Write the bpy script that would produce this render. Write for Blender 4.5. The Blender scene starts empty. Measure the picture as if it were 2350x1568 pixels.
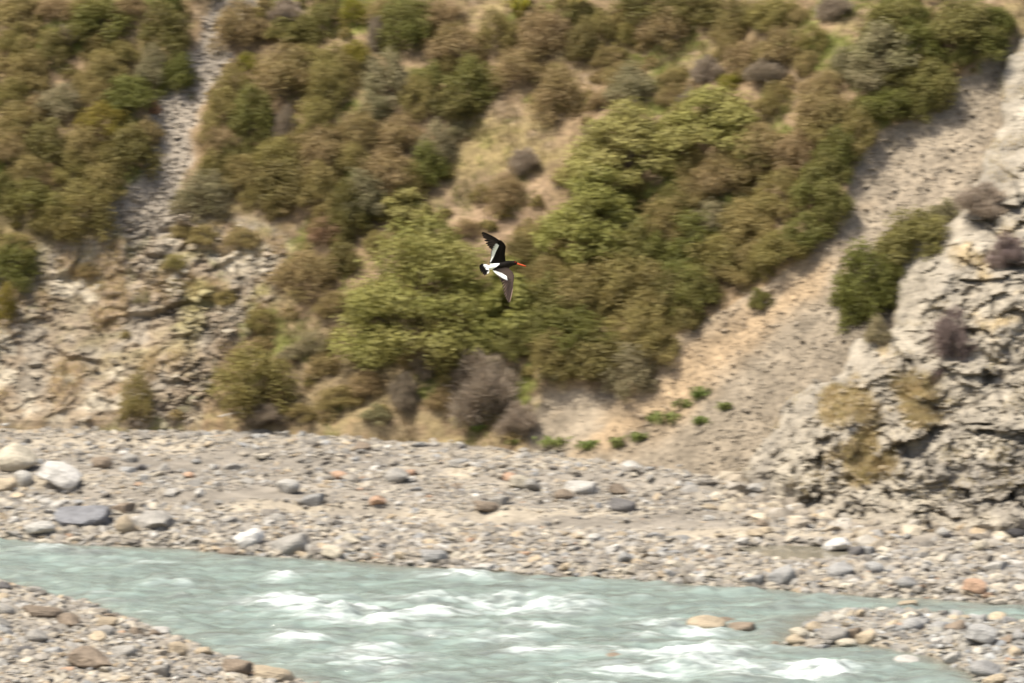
import bpy, bmesh, math
import numpy as np
from mathutils import Vector, Matrix

# ------------------------------------------------------------------ camera
PITCH = math.radians(8.5)
CAM = np.array([0.0, 0.0, 20.0])
LENS = 200.0
K = 36.0 / LENS / 2350.0            # tangent per picture unit (picture measured as 2350 x 1568)
FWD = np.array([0, math.cos(PITCH), -math.sin(PITCH)])
UPV = np.array([0, math.sin(PITCH), math.cos(PITCH)])
scn = bpy.context.scene
col = scn.collection
cd = bpy.data.cameras.new('camera'); cam = bpy.data.objects.new('camera', cd); col.objects.link(cam)
cam.location = CAM; cam.rotation_euler = (math.pi / 2 - PITCH, 0, 0)
cd.lens = LENS; cd.sensor_width = 36; cd.clip_start = 1; cd.clip_end = 1000
cd.dof.use_dof = True; cd.dof.focus_distance = 55.0
cd.dof.aperture_fstop = 6.3; cd.dof.aperture_ratio = 0.25
scn.camera = cam

# ------------------------------------------------------------------ light
SUN_EL, SUN_AZ = math.radians(63), math.radians(-108)     # azimuth from +Y towards +X
sdir = Vector((math.sin(SUN_AZ) * math.cos(SUN_EL), math.cos(SUN_AZ) * math.cos(SUN_EL), math.sin(SUN_EL)))
w = bpy.data.worlds.new('World'); scn.world = w; w.use_nodes = True
nt = w.node_tree; nt.nodes.clear()
sky = nt.nodes.new('ShaderNodeTexSky'); sky.sky_type = 'NISHITA'; sky.sun_disc = False
sky.sun_elevation = SUN_EL; sky.sun_rotation = SUN_AZ; sky.dust_density = 4.0; sky.ozone_density = 0.4
bg = nt.nodes.new('ShaderNodeBackground'); bg.inputs[1].default_value = 0.13
wo = nt.nodes.new('ShaderNodeOutputWorld')
nt.links.new(sky.outputs[0], bg.inputs[0]); nt.links.new(bg.outputs[0], wo.inputs[0])
sl = bpy.data.lights.new('sun', 'SUN'); sl.energy = 5.0; sl.angle = math.radians(0.53); sl.color = (1.0, 0.94, 0.82)
so = bpy.data.objects.new('sun', sl); col.objects.link(so)
so.rotation_euler = (-sdir).to_track_quat('-Z', 'Y').to_euler()
so.location = (0, 60, 80)
scn.view_settings.view_transform = 'Standard'; scn.view_settings.look = 'None'
scn.view_settings.exposure = 0.6; scn.view_settings.gamma = 1.0
scn.render.engine = 'CYCLES'
scn.cycles.use_denoising = True
scn.cycles.max_bounces = 6; scn.cycles.diffuse_bounces = 3; scn.cycles.glossy_bounces = 2
scn.cycles.transmission_bounces = 3; scn.cycles.transparent_max_bounces = 4
scn.cycles.caustics_reflective = False; scn.cycles.caustics_refractive = False

rng = np.random.default_rng(11)

# ------------------------------------------------------------------ picture <-> world
def ray(u, v):
    u = np.asarray(u, float); v = np.asarray(v, float)
    return FWD + np.stack([(u - 1175) * K, 0 * u, 0 * u], -1) - ((v - 784) * K)[..., None] * UPV
def on_plane(u, v, z):
    d = ray(u, v); t = (z - CAM[2]) / d[..., 2]
    return CAM + d * t[..., None]
def project(P):
    r = P - CAM; f = r @ FWD
    return 1175 + r[..., 0] / f / K, 784 - (r @ UPV) / f / K

# ------------------------------------------------------------------ numpy noise
def h3(ix, iy, iz, s=0):
    n = (ix.astype(np.int64) * 73856093) ^ (iy.astype(np.int64) * 19349663) ^ (iz.astype(np.int64) * 83492791) ^ (s * 2654435761)
    n = (n ^ (n >> 13)) & 0xffffffff
    n = (n * 1274126177) & 0xffffffff
    n = (n ^ (n >> 16)) & 0xffffffff
    n = (n * 2246822519) & 0xffffffff
    return ((n ^ (n >> 15)) & 0xffffff) / float(0xffffff)
def vnoise(P, s=0):
    i = np.floor(P).astype(np.int64); f = P - i; f = f * f * f * (f * (f * 6 - 15) + 10)
    out = 0
    for a in (0, 1):
        wx = f[:, 0] if a else 1 - f[:, 0]
        for b in (0, 1):
            wy = f[:, 1] if b else 1 - f[:, 1]
            for c in (0, 1):
                wz = f[:, 2] if c else 1 - f[:, 2]
                out = out + wx * wy * wz * h3(i[:, 0] + a, i[:, 1] + b, i[:, 2] + c, s)
    return out * 2 - 1
def fbm(P, o=4, s=0, g=0.5):
    r = 0; a = 1; t = 0
    for k in range(o):
        r = r + a * vnoise(P * (2 ** k) + 17.3 * k, s + k); t += a; a *= g
    return r / t
def facets(P, s=0):
    """blocky stone: every cell is a tilted plane of its own"""
    i = np.floor(P).astype(np.int64); best = np.full(len(P), 1e9); val = np.zeros(len(P)); second = np.full(len(P), 1e9)
    for a in (-1, 0, 1):
        for b in (-1, 0, 1):
            for c in (-1, 0, 1):
                j = i + np.array([a, b, c])
                ctr = j + np.stack([h3(j[:, 0], j[:, 1], j[:, 2], s + q) for q in (1, 2, 3)], -1)
                d = P - ctr; dd = (d * d).sum(1)
                tilt = np.stack([h3(j[:, 0], j[:, 1], j[:, 2], s + q) for q in (4, 5, 6)], -1) * 2 - 1
                vv = (h3(j[:, 0], j[:, 1], j[:, 2], s + 7) * 2 - 1) * 0.6 + (d * tilt).sum(1) * 0.9
                m = dd < best
                second = np.where(m, best, np.minimum(second, dd))
                val = np.where(m, vv, val); best = np.where(m, dd, best)
    return val, np.sqrt(second) - np.sqrt(best)
def sstep(a, b, x):
    t = np.clip((x - a) / (b - a), 0, 1); return t * t * (3 - 2 * t)
def sdf(u, v, poly):
    """signed distance to a polygon, positive inside"""
    poly = np.array(poly, float); q = np.roll(poly, -1, 0)
    d = np.full(np.shape(u), 1e18); inside = np.zeros(np.shape(u), bool)
    for (ax, ay), (bx, by) in zip(poly, q):
        ex, ey = bx - ax, by - ay
        t = np.clip(((u - ax) * ex + (v - ay) * ey) / (ex * ex + ey * ey + 1e-12), 0, 1)
        d = np.minimum(d, (u - ax - t * ex) ** 2 + (v - ay - t * ey) ** 2)
        if ey != 0:
            c = ((ay > v) != (by > v)) & (u < ex * (v - ay) / ey + ax)
            inside ^= c
    return np.where(inside, 1, -1) * np.sqrt(d)

# ------------------------------------------------------------------ mesh / material helpers
def mk_mesh(name, V, F, attrs=None, smooth=False, mats=()):
    V = np.asarray(V, np.float32); F = np.asarray(F, np.int32)
    me = bpy.data.meshes.new(name); n, k = F.shape
    me.vertices.add(len(V)); me.vertices.foreach_set('co', V.ravel())
    me.loops.add(n * k); me.loops.foreach_set('vertex_index', F.ravel())
    me.polygons.add(n); me.polygons.foreach_set('loop_start', np.arange(0, n * k, k, dtype=np.int32))
    me.polygons.foreach_set('loop_total', np.full(n, k, np.int32))
    me.polygons.foreach_set('use_smooth', np.full(n, smooth, bool))
    for an, A in (attrs or {}).items():
        A = np.asarray(A, np.float32)
        if A.ndim == 2:
            at = me.attributes.new(an, 'FLOAT_COLOR', 'POINT')
            at.data.foreach_set('color', np.concatenate([A, np.ones((len(A), 1), np.float32)], 1).ravel())
        else:
            at = me.attributes.new(an, 'FLOAT', 'POINT'); at.data.foreach_set('value', A)
    for m in mats: me.materials.append(m)
    me.update(calc_edges=True)
    return me
def add(name, me, parent=None, loc=None, label=None, cat=None, group=None, kind=None):
    o = bpy.data.objects.new(name, me); col.objects.link(o)
    if parent: o.parent = parent
    if loc is not None: o.location = loc
    if label: o['label'] = label
    if cat: o['category'] = cat
    if group: o['group'] = group
    if kind: o['kind'] = kind
    return o
def N(nt, t, **kw):
    n = nt.nodes.new(t)
    for k, v in kw.items(): setattr(n, k, v)
    return n
def new_mat(name):
    m = bpy.data.materials.new(name); m.use_nodes = True; t = m.node_tree; t.nodes.clear()
    return m, t, N(t, 'ShaderNodeOutputMaterial')
def earth_mat(name, base=None, rough=0.85, sc=14.0, amt=0.35, bump=0.3, obj=False, objvar=0.0, spec=0.25):
    """attribute (or constant) colour varied by two scales of grain, with fine relief"""
    m, t, out = new_mat(name); L = t.links.new
    b = N(t, 'ShaderNodeBsdfPrincipled'); b.inputs['Roughness'].default_value = rough
    b.inputs['Specular IOR Level'].default_value = spec
    tc = N(t, 'ShaderNodeTexCoord'); geo = N(t, 'ShaderNodeNewGeometry')
    vec = tc.outputs['Object'] if obj else geo.outputs['Position']
    n1 = N(t, 'ShaderNodeTexNoise'); n1.inputs['Scale'].default_value = sc; n1.inputs['Detail'].default_value = 5
    n2 = N(t, 'ShaderNodeTexNoise'); n2.inputs['Scale'].default_value = sc * 0.17; n2.inputs['Detail'].default_value = 3
    L(vec, n1.inputs['Vector']); L(vec, n2.inputs['Vector'])
    ad = N(t, 'ShaderNodeMath', operation='ADD'); L(n1.outputs['Fac'], ad.inputs[0]); L(n2.outputs['Fac'], ad.inputs[1])
    mr = N(t, 'ShaderNodeMapRange'); mr.inputs['From Min'].default_value = 0.65; mr.inputs['From Max'].default_value = 1.35
    mr.inputs['To Min'].default_value = 1 - amt; mr.inputs['To Max'].default_value = 1 + amt; L(ad.outputs[0], mr.inputs['Value'])
    sc_ = mr.outputs[0]
    if objvar:
        oi = N(t, 'ShaderNodeObjectInfo'); m2 = N(t, 'ShaderNodeMapRange')
        m2.inputs['To Min'].default_value = 1 - objvar; m2.inputs['To Max'].default_value = 1 + objvar
        L(oi.outputs['Random'], m2.inputs['Value'])
        mm = N(t, 'ShaderNodeMath', operation='MULTIPLY'); L(sc_, mm.inputs[0]); L(m2.outputs[0], mm.inputs[1]); sc_ = mm.outputs[0]
    mx = N(t, 'ShaderNodeVectorMath', operation='SCALE'); L(sc_, mx.inputs['Scale'])
    if base is None:
        a = N(t, 'ShaderNodeAttribute', attribute_name='col'); L(a.outputs['Color'], mx.inputs[0])
    else: mx.inputs[0].default_value = base
    L(mx.outputs[0], b.inputs['Base Color'])
    if bump:
        bp = N(t, 'ShaderNodeBump'); bp.inputs['Strength'].default_value = bump; bp.inputs['Distance'].default_value = 0.06
        L(n1.outputs['Fac'], bp.inputs['Height']); L(bp.outputs[0], b.inputs['Normal'])
    L(b.outputs[0], out.inputs[0])
    return m
def leaf_mat(name, base, alt, trans=0.25, var=0.35):
    m, t, out = new_mat(name); L = t.links.new
    a = N(t, 'ShaderNodeAttribute', attribute_name='v'); oi = N(t, 'ShaderNodeObjectInfo')
    tc = N(t, 'ShaderNodeTexCoord'); n1 = N(t, 'ShaderNodeTexNoise'); n1.inputs['Scale'].default_value = 3.2
    L(tc.outputs['Object'], n1.inputs['Vector'])
    f = N(t, 'ShaderNodeMath', operation='ADD'); L(n1.outputs['Fac'], f.inputs[0])
    r2 = N(t, 'ShaderNodeMapRange'); r2.inputs['To Min'].default_value = -0.3; r2.inputs['To Max'].default_value = 0.3
    L(oi.outputs['Random'], r2.inputs['Value']); L(r2.outputs[0], f.inputs[1])
    cl = N(t, 'ShaderNodeMapRange'); cl.inputs['From Min'].default_value = 0.25; cl.inputs['From Max'].default_value = 0.75; L(f.outputs[0], cl.inputs['Value'])
    mx = N(t, 'ShaderNodeMix', data_type='RGBA'); mx.inputs[6].default_value = (*base, 1); mx.inputs[7].default_value = (*alt, 1)
    L(cl.outputs[0], mx.inputs[0])
    mr = N(t, 'ShaderNodeMapRange'); mr.inputs['To Min'].default_value = 1 - var; mr.inputs['To Max'].default_value = 1 + var; L(a.outputs['Fac'], mr.inputs['Value'])
    s = N(t, 'ShaderNodeVectorMath', operation='SCALE'); L(mx.outputs[2], s.inputs[0]); L(mr.outputs[0], s.inputs['Scale'])
    b = N(t, 'ShaderNodeBsdfPrincipled'); b.inputs['Roughness'].default_value = 0.55; b.inputs['Specular IOR Level'].default_value = 0.25
    L(s.outputs[0], b.inputs['Base Color'])
    tr = N(t, 'ShaderNodeBsdfTranslucent'); L(s.outputs[0], tr.inputs['Color'])
    ms = N(t, 'ShaderNodeMixShader'); ms.inputs[0].default_value = trans; L(b.outputs[0], ms.inputs[1]); L(tr.outputs[0], ms.inputs[2])
    L(ms.outputs[0], out.inputs[0])
    return m
def col_mat(name, base, rough=0.5, var=0.0):
    return earth_mat(name, base, rough, 60, var, 0.0, obj=True)

M_hill = earth_mat('hillside_soil', None, 0.92, 9, 0.45, 0.5)
M_rock = earth_mat('outcrop_rock', None, 0.85, 11, 0.4, 0.6)
M_grav = earth_mat('gravel', None, 0.9, 16, 0.35, 0.5)
M_stones = earth_mat('loose_stones', None, 0.8, 22, 0.22, 0.3)
M_wood = earth_mat('bark', (0.13, 0.10, 0.075), 0.9, 30, 0.4, 0.3, obj=True)
M_dead = earth_mat('bleached_wood', (0.5, 0.46, 0.4), 0.8, 30, 0.25, 0.2, obj=True)

# ------------------------------------------------------------------ far hill: parametric slope, dense in view
base_uv = np.array([(-900, 965), (-300, 972), (0, 975), (500, 981), (850, 996), (1100, 1012), (1300, 1036), (1550, 1060), (1750, 1085), (1950, 1120), (2350, 1130), (2800, 1130), (3400, 1130)], float)
ZB = 0.9
bw = on_plane(base_uv[:, 0], base_uv[:, 1], ZB)
def y_base(x): return np.interp(x, bw[:, 0], bw[:, 1])
step = 0.055
xs = np.concatenate([-13 - np.geomspace(0.1, 60, 24)[::-1], np.arange(-13, 13.01, step), 13 + np.geomspace(0.1, 60, 24)])
ts = np.concatenate([[-3, -2, -1.4], np.arange(-1.0, 14.6, step), 14.6 + np.geomspace(0.1, 70, 26)])
X, T = np.meshgrid(xs, ts); nx, ntt = len(xs), len(ts)
X = X.ravel(); T = T.ravel()
ang = np.radians(np.interp(X, [-14, -8, -3, 2, 6, 12], [44, 44, 42, 40, 38, 40]))
P = np.stack([X, y_base(X) + T * np.cos(ang), ZB + T * np.sin(ang)], -1)
NRM = np.stack([0 * X, -np.sin(ang), np.cos(ang)], -1)
U0, V0 = project(P)
wob = 16 * fbm(P * 0.9, 3, 5)[:, None] * np.array([1, 0.7]) + 12 * fbm(P * 3.1, 2, 8)[:, None]
UJ, VJ = U0 + wob[:, 0], V0 + wob[:, 1]
GULLY = [(520, 85), (580, 20), (610, -60), (490, -60), (455, 60), (425, 150), (372, 215), (345, 260), (332, 330), (335, 395), (262, 450), (240, 500), (300, 560), (400, 530), (420, 440), (440, 380), (445, 300), (478, 220), (540, 140)]
ROCKFACE = [(-200, 560), (60, 555), (200, 545), (265, 470), (345, 440), (400, 440), (450, 490), (560, 490), (650, 520), (690, 570), (640, 610), (640, 690), (590, 715), (560, 760), (500, 830), (480, 900), (470, 990), (0, 990), (-200, 990)]
SCREE = [(2420, 20), (2330, 90), (2180, 190), (2090, 260), (2000, 325), (1960, 400), (1930, 480), (1890, 560), (1800, 615), (1700, 680), (1620, 735), (1540, 795), (1500, 860), (1460, 905), (1400, 885), (1250, 890), (1195, 960), (1210, 1100), (1600, 1200), (1900, 1200), (2400, 1200), (2400, 600)]
OUTCROP = [(2700, -40), (2420, -40), (2400, 30), (2340, 90), (2300, 180), (2290, 290), (2250, 400), (2190, 490), (2085, 590), (2055, 680), (2045, 745), (1960, 795), (1920, 860), (1870, 890), (1800, 930), (1765, 1000), (1690, 1070), (1800, 1230), (2000, 1300), (2700, 1300)]
d_gul, d_rock, d_scr, d_out = [sdf(UJ, VJ, q) for q in (GULLY, ROCKFACE, SCREE, OUTCROP)]
d_out2 = sdf(U0 + 0.5 * wob[:, 0], V0 + 0.5 * wob[:, 1], OUTCROP)
m_gul = sstep(-8, 14, d_gul); m_rock = sstep(-15, 30, d_rock); m_scr = sstep(-6, 10, d_scr) * (1 - sstep(-4, 8, d_out)); m_out = sstep(-4, 8, d_out)
big = 0.42 * fbm(P * 0.33, 3, 1) + 0.10 * fbm(P * 1.3, 3, 2)
disp = big * (1 - 0.75 * m_scr) + 0.03 * fbm(P * 5, 3, 3)
disp -= 0.12 * sstep(-25, 35, d_gul) + 0.22 * sstep(-20, 60, d_scr) * (1 - m_out)
# the debris fan is grooved down its length
gro = fbm(np.stack([(U0 + 1.15 * V0) / 90.0, (V0 - U0) / 900.0, 0 * U0], -1), 3, 31)
disp += 0.11 * gro * m_scr
rk = (m_rock > 0.02) | (d_out2 > -25)
pw = P[rk] + 0.25 * np.stack([fbm(P[rk] * 1.5, 2, q) for q in (40, 41, 42)], -1)
strat = pw * np.array([1.0, 1.0, 1.5]) @ np.array([[0.9, 0, 0.35], [0, 1, 0], [-0.35, 0, 0.9]])
f1, e1 = facets(strat / 1.15, 50); f2, e2 = facets(strat / 0.42, 60); f3, e3 = facets(strat / 0.17, 70)
rock_d = np.zeros(len(P)); crack = np.ones(len(P))
rock_d[rk] = 0.32 * f1 + 0.19 * f2 + 0.065 * f3 + 0.03 * fbm(P[rk] * 7, 3, 46) + 0.34 * fbm(P[rk] * 0.7, 3, 45)
crack[rk] = np.clip(np.minimum(e2 * 3.0, e3 * 4 + 0.3), 0, 1)
OUTM = sstep(-4, 110, d_out2)
toward = -(P - CAM); toward /= np.linalg.norm(toward, axis=1)[:, None]
o_amt = OUTM * (0.75 + 0.55 * sstep(2000, 2350, U0) * sstep(300, 700, V0))
o_amt *= sstep(-3.0, -1.0, T + 0.0) * 0 + 1
P2 = P + NRM * disp[:, None]
P2 += toward * (o_amt + rock_d * OUTM)[:, None]
P2 += (NRM * 0.7 + toward * 0.3) * (rock_d * 0.62 * m_rock * (0.5 + 0.5 * sstep(-.1, .3, fbm(P * 0.6, 2, 198))) * (1 - OUTM))[:, None]
# below the bar the rock goes on straight down
low = T < 0
P2[low, 2] = np.minimum(P2[low, 2], ZB + T[low] * 0.9 + 0.55 * OUTM[low])
# ground colours: what grows or lies there
def mixc(C, c, m): return C * (1 - m[:, None]) + np.array(c) * m[:, None]
n_a, n_b, n_c = fbm(P * 0.55, 3, 90), fbm(P * 1.9, 3, 91), fbm(P * 6, 3, 92)
C = np.tile(np.array([0.235, 0.165, 0.095]), (len(P), 1))
C = mixc(C, (0.225, 0.175, 0.085), sstep(-0.1, 0.35, n_a + 0.5 * n_c))
C = mixc(C, (0.30, 0.225, 0.145), sstep(0.15, 0.45, n_b))
C = mixc(C, (0.15, 0.17, 0.035), sstep(0.12, 0.4, fbm(P * 1.1, 3, 95) + 0.3 * n_c) * 0.8)
CLEAR = [(1130, 260), (1250, 330), (1330, 330), (1240, 400), (1130, 420), (1010, 480), (1010, 320), (1080, 270)]
C = mixc(C, (0.25, 0.195, 0.085), sstep(-10, 25, sdf(UJ, VJ, CLEAR)) * 0.7)
C = mixc(C, (0.30, 0.21, 0.135), sstep(-10, 25, sdf(UJ, VJ, [(1010, 410), (1250, 380), (1300, 560), (1080, 580), (1000, 500)])) * 0.7)
LOWG = [(640, 700), (800, 760), (900, 850), (1050, 900), (1200, 960), (1250, 1030), (470, 1000), (500, 940), (690, 860)]
C = mixc(C, (0.23, 0.175, 0.10), sstep(-10, 20, sdf(UJ, VJ, LOWG)) * 0.8 * sstep(-0.5, 0.2, n_c + n_b))
C = mixc(C, (0.25, 0.213, 0.163), m_rock * (0.55 + 0.45 * sstep(-0.1, 0.3, n_b)))
C = mixc(C, (0.27, 0.195, 0.125), m_rock * sstep(0.05, 0.35, fbm(P * np.array([1.4, 1.4, 0.5]), 3, 97)) * 0.8)
C = mixc(C, (0.38, 0.33, 0.25), m_rock * sstep(0.2, 0.4, fbm(P * 1.7, 3, 98)))
C = mixc(C, (0.235, 0.2, 0.09), m_rock * sstep(0.1, 0.35, fbm(P * 0.7, 3, 197)) * sstep(900, 700, V0))
C = mixc(C, (0.25, 0.215, 0.172), m_gul)
scc = mixc(np.tile(np.array([0.235, 0.194, 0.142]), (len(P), 1)), (0.2, 0.166, 0.122), sstep(-0.15, 0.25, fbm(np.stack([(U0 + 1.15 * V0) / 200, (V0 - U0) / 700, 0 * U0], -1), 3, 33) + 0.35 * sstep(1650, 1950, U0 * 0.6 + V0)))
TAN = [(1200, 1010), (1210, 930), (1290, 890), (1480, 900), (1560, 800), (1760, 670), (1900, 570), (2060, 430), (2110, 440), (1950, 600), (1820, 700), (1640, 850), (1540, 960), (1400, 1020)]
scc = mixc(scc, (0.285, 0.207, 0.125), sstep(-50, 30, sdf(UJ, VJ, TAN)) * sstep(-0.35, 0.25, gro + 0.4 * n_b - 0.02) * 0.85)
C = C * (1 - m_scr[:, None]) + scc * m_scr[:, None]
oc = mixc(np.tile(np.array([0.27, 0.238, 0.188]), (len(P), 1)), (0.205, 0.183, 0.15), sstep(0, 0.35, n_a + 0.3 * n_b))
oc = mixc(oc, (0.32, 0.284, 0.224), sstep(0.1, 0.4, fbm(P * 1.3, 3, 99)))
OCH = [[(1890, 880), (1960, 860), (2030, 1000), (2050, 1060), (1990, 1095), (1900, 1085), (1905, 980)], [(2050, 870), (2150, 860), (2160, 960), (2110, 1000), (2040, 940)], [(2160, 590), (2330, 520), (2350, 760), (2240, 780)], [(1900, 850), (2040, 760), (2060, 860), (1960, 900)]]
for k, q in enumerate(OCH):
    oc = mixc(oc, (0.36, 0.275, 0.155), sstep(-25, 20, sdf(UJ + 30 * n_b, VJ + 30 * n_a, q)) * sstep(-0.3 + 0.3 * (k > 1), 0.25 + 0.3 * (k > 1), n_b + 0.3 * n_c) * .75)
C = C * (1 - m_out[:, None]) + oc * m_out[:, None]
C = C * (0.8 + 0.2 * crack)[:, None]
C = C * (1 - 0.16 * (1 - m_scr) * (1 - m_rock) * (1 - m_out) * (1 - m_gul))[:, None]
C = np.clip(C * (1 + 0.18 * n_c)[:, None], 0.01, 0.6)
gi = np.arange(nx * ntt).reshape(ntt, nx)
Q = np.stack([gi[:-1, :-1], gi[:-1, 1:], gi[1:, 1:], gi[1:, :-1]], -1).reshape(-1, 4)
fo = OUTM[Q].max(1) > 0.02
fr = (~fo) & (m_rock[Q].mean(1) > 0.5)
fs = (~fo) & (~fr) & (m_scr[Q].mean(1) > 0.5)
def sub_mesh(name, fm, mat, smooth):
    q = Q[fm]; ids, inv = np.unique(q, return_inverse=True)
    return mk_mesh(name, P2[ids], inv.reshape(-1, 4), {'col': C[ids]}, smooth, (mat,))
add('hillside', sub_mesh('hillside', ~(fo | fr | fs), M_hill, True), label='steep grassy earth hillside under the shrubs', cat='hillside', kind='structure')
add('scree_slope', sub_mesh('scree_slope', fs, M_hill, True), label='wide tan and grey scree slope running down beside the thicket', cat='scree', kind='structure')
add('rock_outcrop', sub_mesh('rock_outcrop', fo, M_rock, False), label='craggy pale grey rock outcrop standing over the gravel bar beside the wide scree', cat='rock outcrop')
add('crumbling_bluff', sub_mesh('crumbling_bluff', fr, M_rock, False), label='crumbling tan rock bluff below the narrow stony gully', cat='bluff')
VIEW = (U0 > -60) & (U0 < 2420) & (V0 > -60)
U2, V2 = project(P2)
def hill_at(u, v):
    k = np.argmin((U2 - u) ** 2 + (V2 - v) ** 2 + 1e9 * (T < -0.6)); return P2[k]

# ------------------------------------------------------------------ river bed, bar, island, near bank: one sheet
wl = np.array([(-1400, 1190), (-700, 1205), (0, 1237), (300, 1252), (650, 1277), (1000, 1302), (1500, 1333), (2000, 1367), (2350, 1387), (3000, 1425), (3800, 1470)], float)
wlw = on_plane(wl[:, 0], wl[:, 1], 0.0)
nb = np.array([(-1500, 1150), (-500, 1260), (0, 1347), (100, 1372), (220, 1405), (350, 1453), (480, 1503), (600, 1548), (700, 1580), (900, 1650), (1300, 1760), (2000, 1900), (3500, 2000)], float)
nbw = on_plane(nb[:, 0], nb[:, 1], 0.0)
isl = np.array([(1790, 1478), (1815, 1450), (1850, 1428), (1900, 1408), (2000, 1402), (2150, 1412), (2350, 1432), (2700, 1480), (3000, 1560), (2900, 1700), (2500, 1640), (2270, 1590), (2210, 1545), (2130, 1508), (2040, 1490), (1950, 1478), (1880, 1490), (1830, 1488)], float)
islw = on_plane(isl[:, 0], isl[:, 1], 0.0)[:, :2]
pool = on_plane(np.array([1690., 1780, 1900, 1960, 1900, 1780]), np.array([1228., 1220, 1222, 1236, 1250, 1244]), 0.52)[:, :2]
def ground_z(x, y):
    p3 = np.stack([x, y, 0 * x], -1)
    j = 0.22 * fbm(p3 * 0.9, 3, 120)
    s1 = (y - np.interp(x, wlw[:, 0], wlw[:, 1])) + j
    s2 = (np.interp(x, nbw[:, 0], nbw[:, 1]) - y) * 0.8 + j
    s3 = sdf(x, y, islw) + 0.7 * j
    def prof(s, h, l): return np.where(s > 0, h * (1 - np.exp(-np.maximum(s, 0) / l)) + 0.10 * sstep(0, 0.35, s), 0.55 * (np.exp(np.minimum(s, 0) / 1.3) - 1))
    tw = 1.1 * fbm(p3 * 0.4, 3, 123)
    b1 = prof(s1, 0.42, 4.2) + 0.20 * sstep(2.9, 3.4, s1 + tw) * sstep(8, -4, x) + 0.17 * sstep(6.6, 7.1, s1 + tw) + 0.10 * sstep(9.6, 10.2, s1 - tw)
    b2 = prof(s2, 0.9, 4.0) + 0.2 * sstep(6, 14, s2)
    b3 = prof(s3, 0.22, 1.2) - 0.06
    z = np.maximum(np.maximum(b1, b2), b3)
    z = z + np.where(z > 0, 0.05, 0.08) * fbm(p3 * 1.3, 3, 121) * sstep(-0.02, 0.2, np.abs(z)) + 0.02 * fbm(p3 * 5, 2, 122)
    z = np.where(z > 0.05, z - 0.16 * sstep(-0.5, 0.15, sdf(x, y, pool)), z)
    rise = np.interp(y, [-80, 5, 78, 200], [19.5, 18.0, 0.3, 0.0])
    return np.where(y < 80, np.maximum(z, rise), z)
gxs = np.concatenate([-13 - np.geomspace(0.15, 70, 22)[::-1], np.arange(-13, 13.01, 0.115), 13 + np.geomspace(0.15, 70, 22)])
gys = np.concatenate([np.linspace(-60, 88, 50), np.arange(88.5, 126.5, 0.115), np.linspace(127, 140, 8)])
GX, GY = np.meshgrid(gxs, gys); sh = GX.shape; GX, GY = GX.ravel(), GY.ravel(); GZ = ground_z(GX, GY)
p3 = np.stack([GX, GY, GZ], -1)
GC = np.tile(np.array([0.225, 0.2, 0.165]), (len(GX), 1))
GC = mixc(GC, (0.18, 0.16, 0.132), sstep(-0.1, 0.3, fbm(p3 * np.array([0.4, 0.9, 1]), 3, 130)))
GC = mixc(GC, (0.30, 0.26, 0.2), sstep(0.05, 0.4, fbm(p3 * np.array([0.18, 1.2, 1]), 3, 131)))
GC = mixc(GC, (0.13, 0.115, 0.085), sstep(0.06, -0.02, GZ))
GC = mixc(GC, (0.2, 0.2, 0.08), sstep(70, 40, GY))
gi = np.arange(len(GX)).reshape(sh)
GQ = np.stack([gi[:-1, :-1], gi[:-1, 1:], gi[1:, 1:], gi[1:, :-1]], -1).reshape(-1, 4)
add('gravel_ground', mk_mesh('gravel_ground', p3, GQ, {'col': GC}, True, (M_grav,)), label='grey tan river gravel of the banks and the bed', cat='gravel ground', kind='structure')
def ground_at(u, v, z0=0.4):
    """first point of the ground met by the sight line"""
    d = ray(np.array([u]), np.array([v]))[0]; q = CAM + np.linspace(86, 128, 1400)[:, None] * d / d[1]
    hit = np.nonzero(q[:, 2] <= np.maximum(ground_z(q[:, 0], q[:, 1]), -0.03))[0]
    return q[hit[0]] if len(hit) else q[-1]

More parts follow.
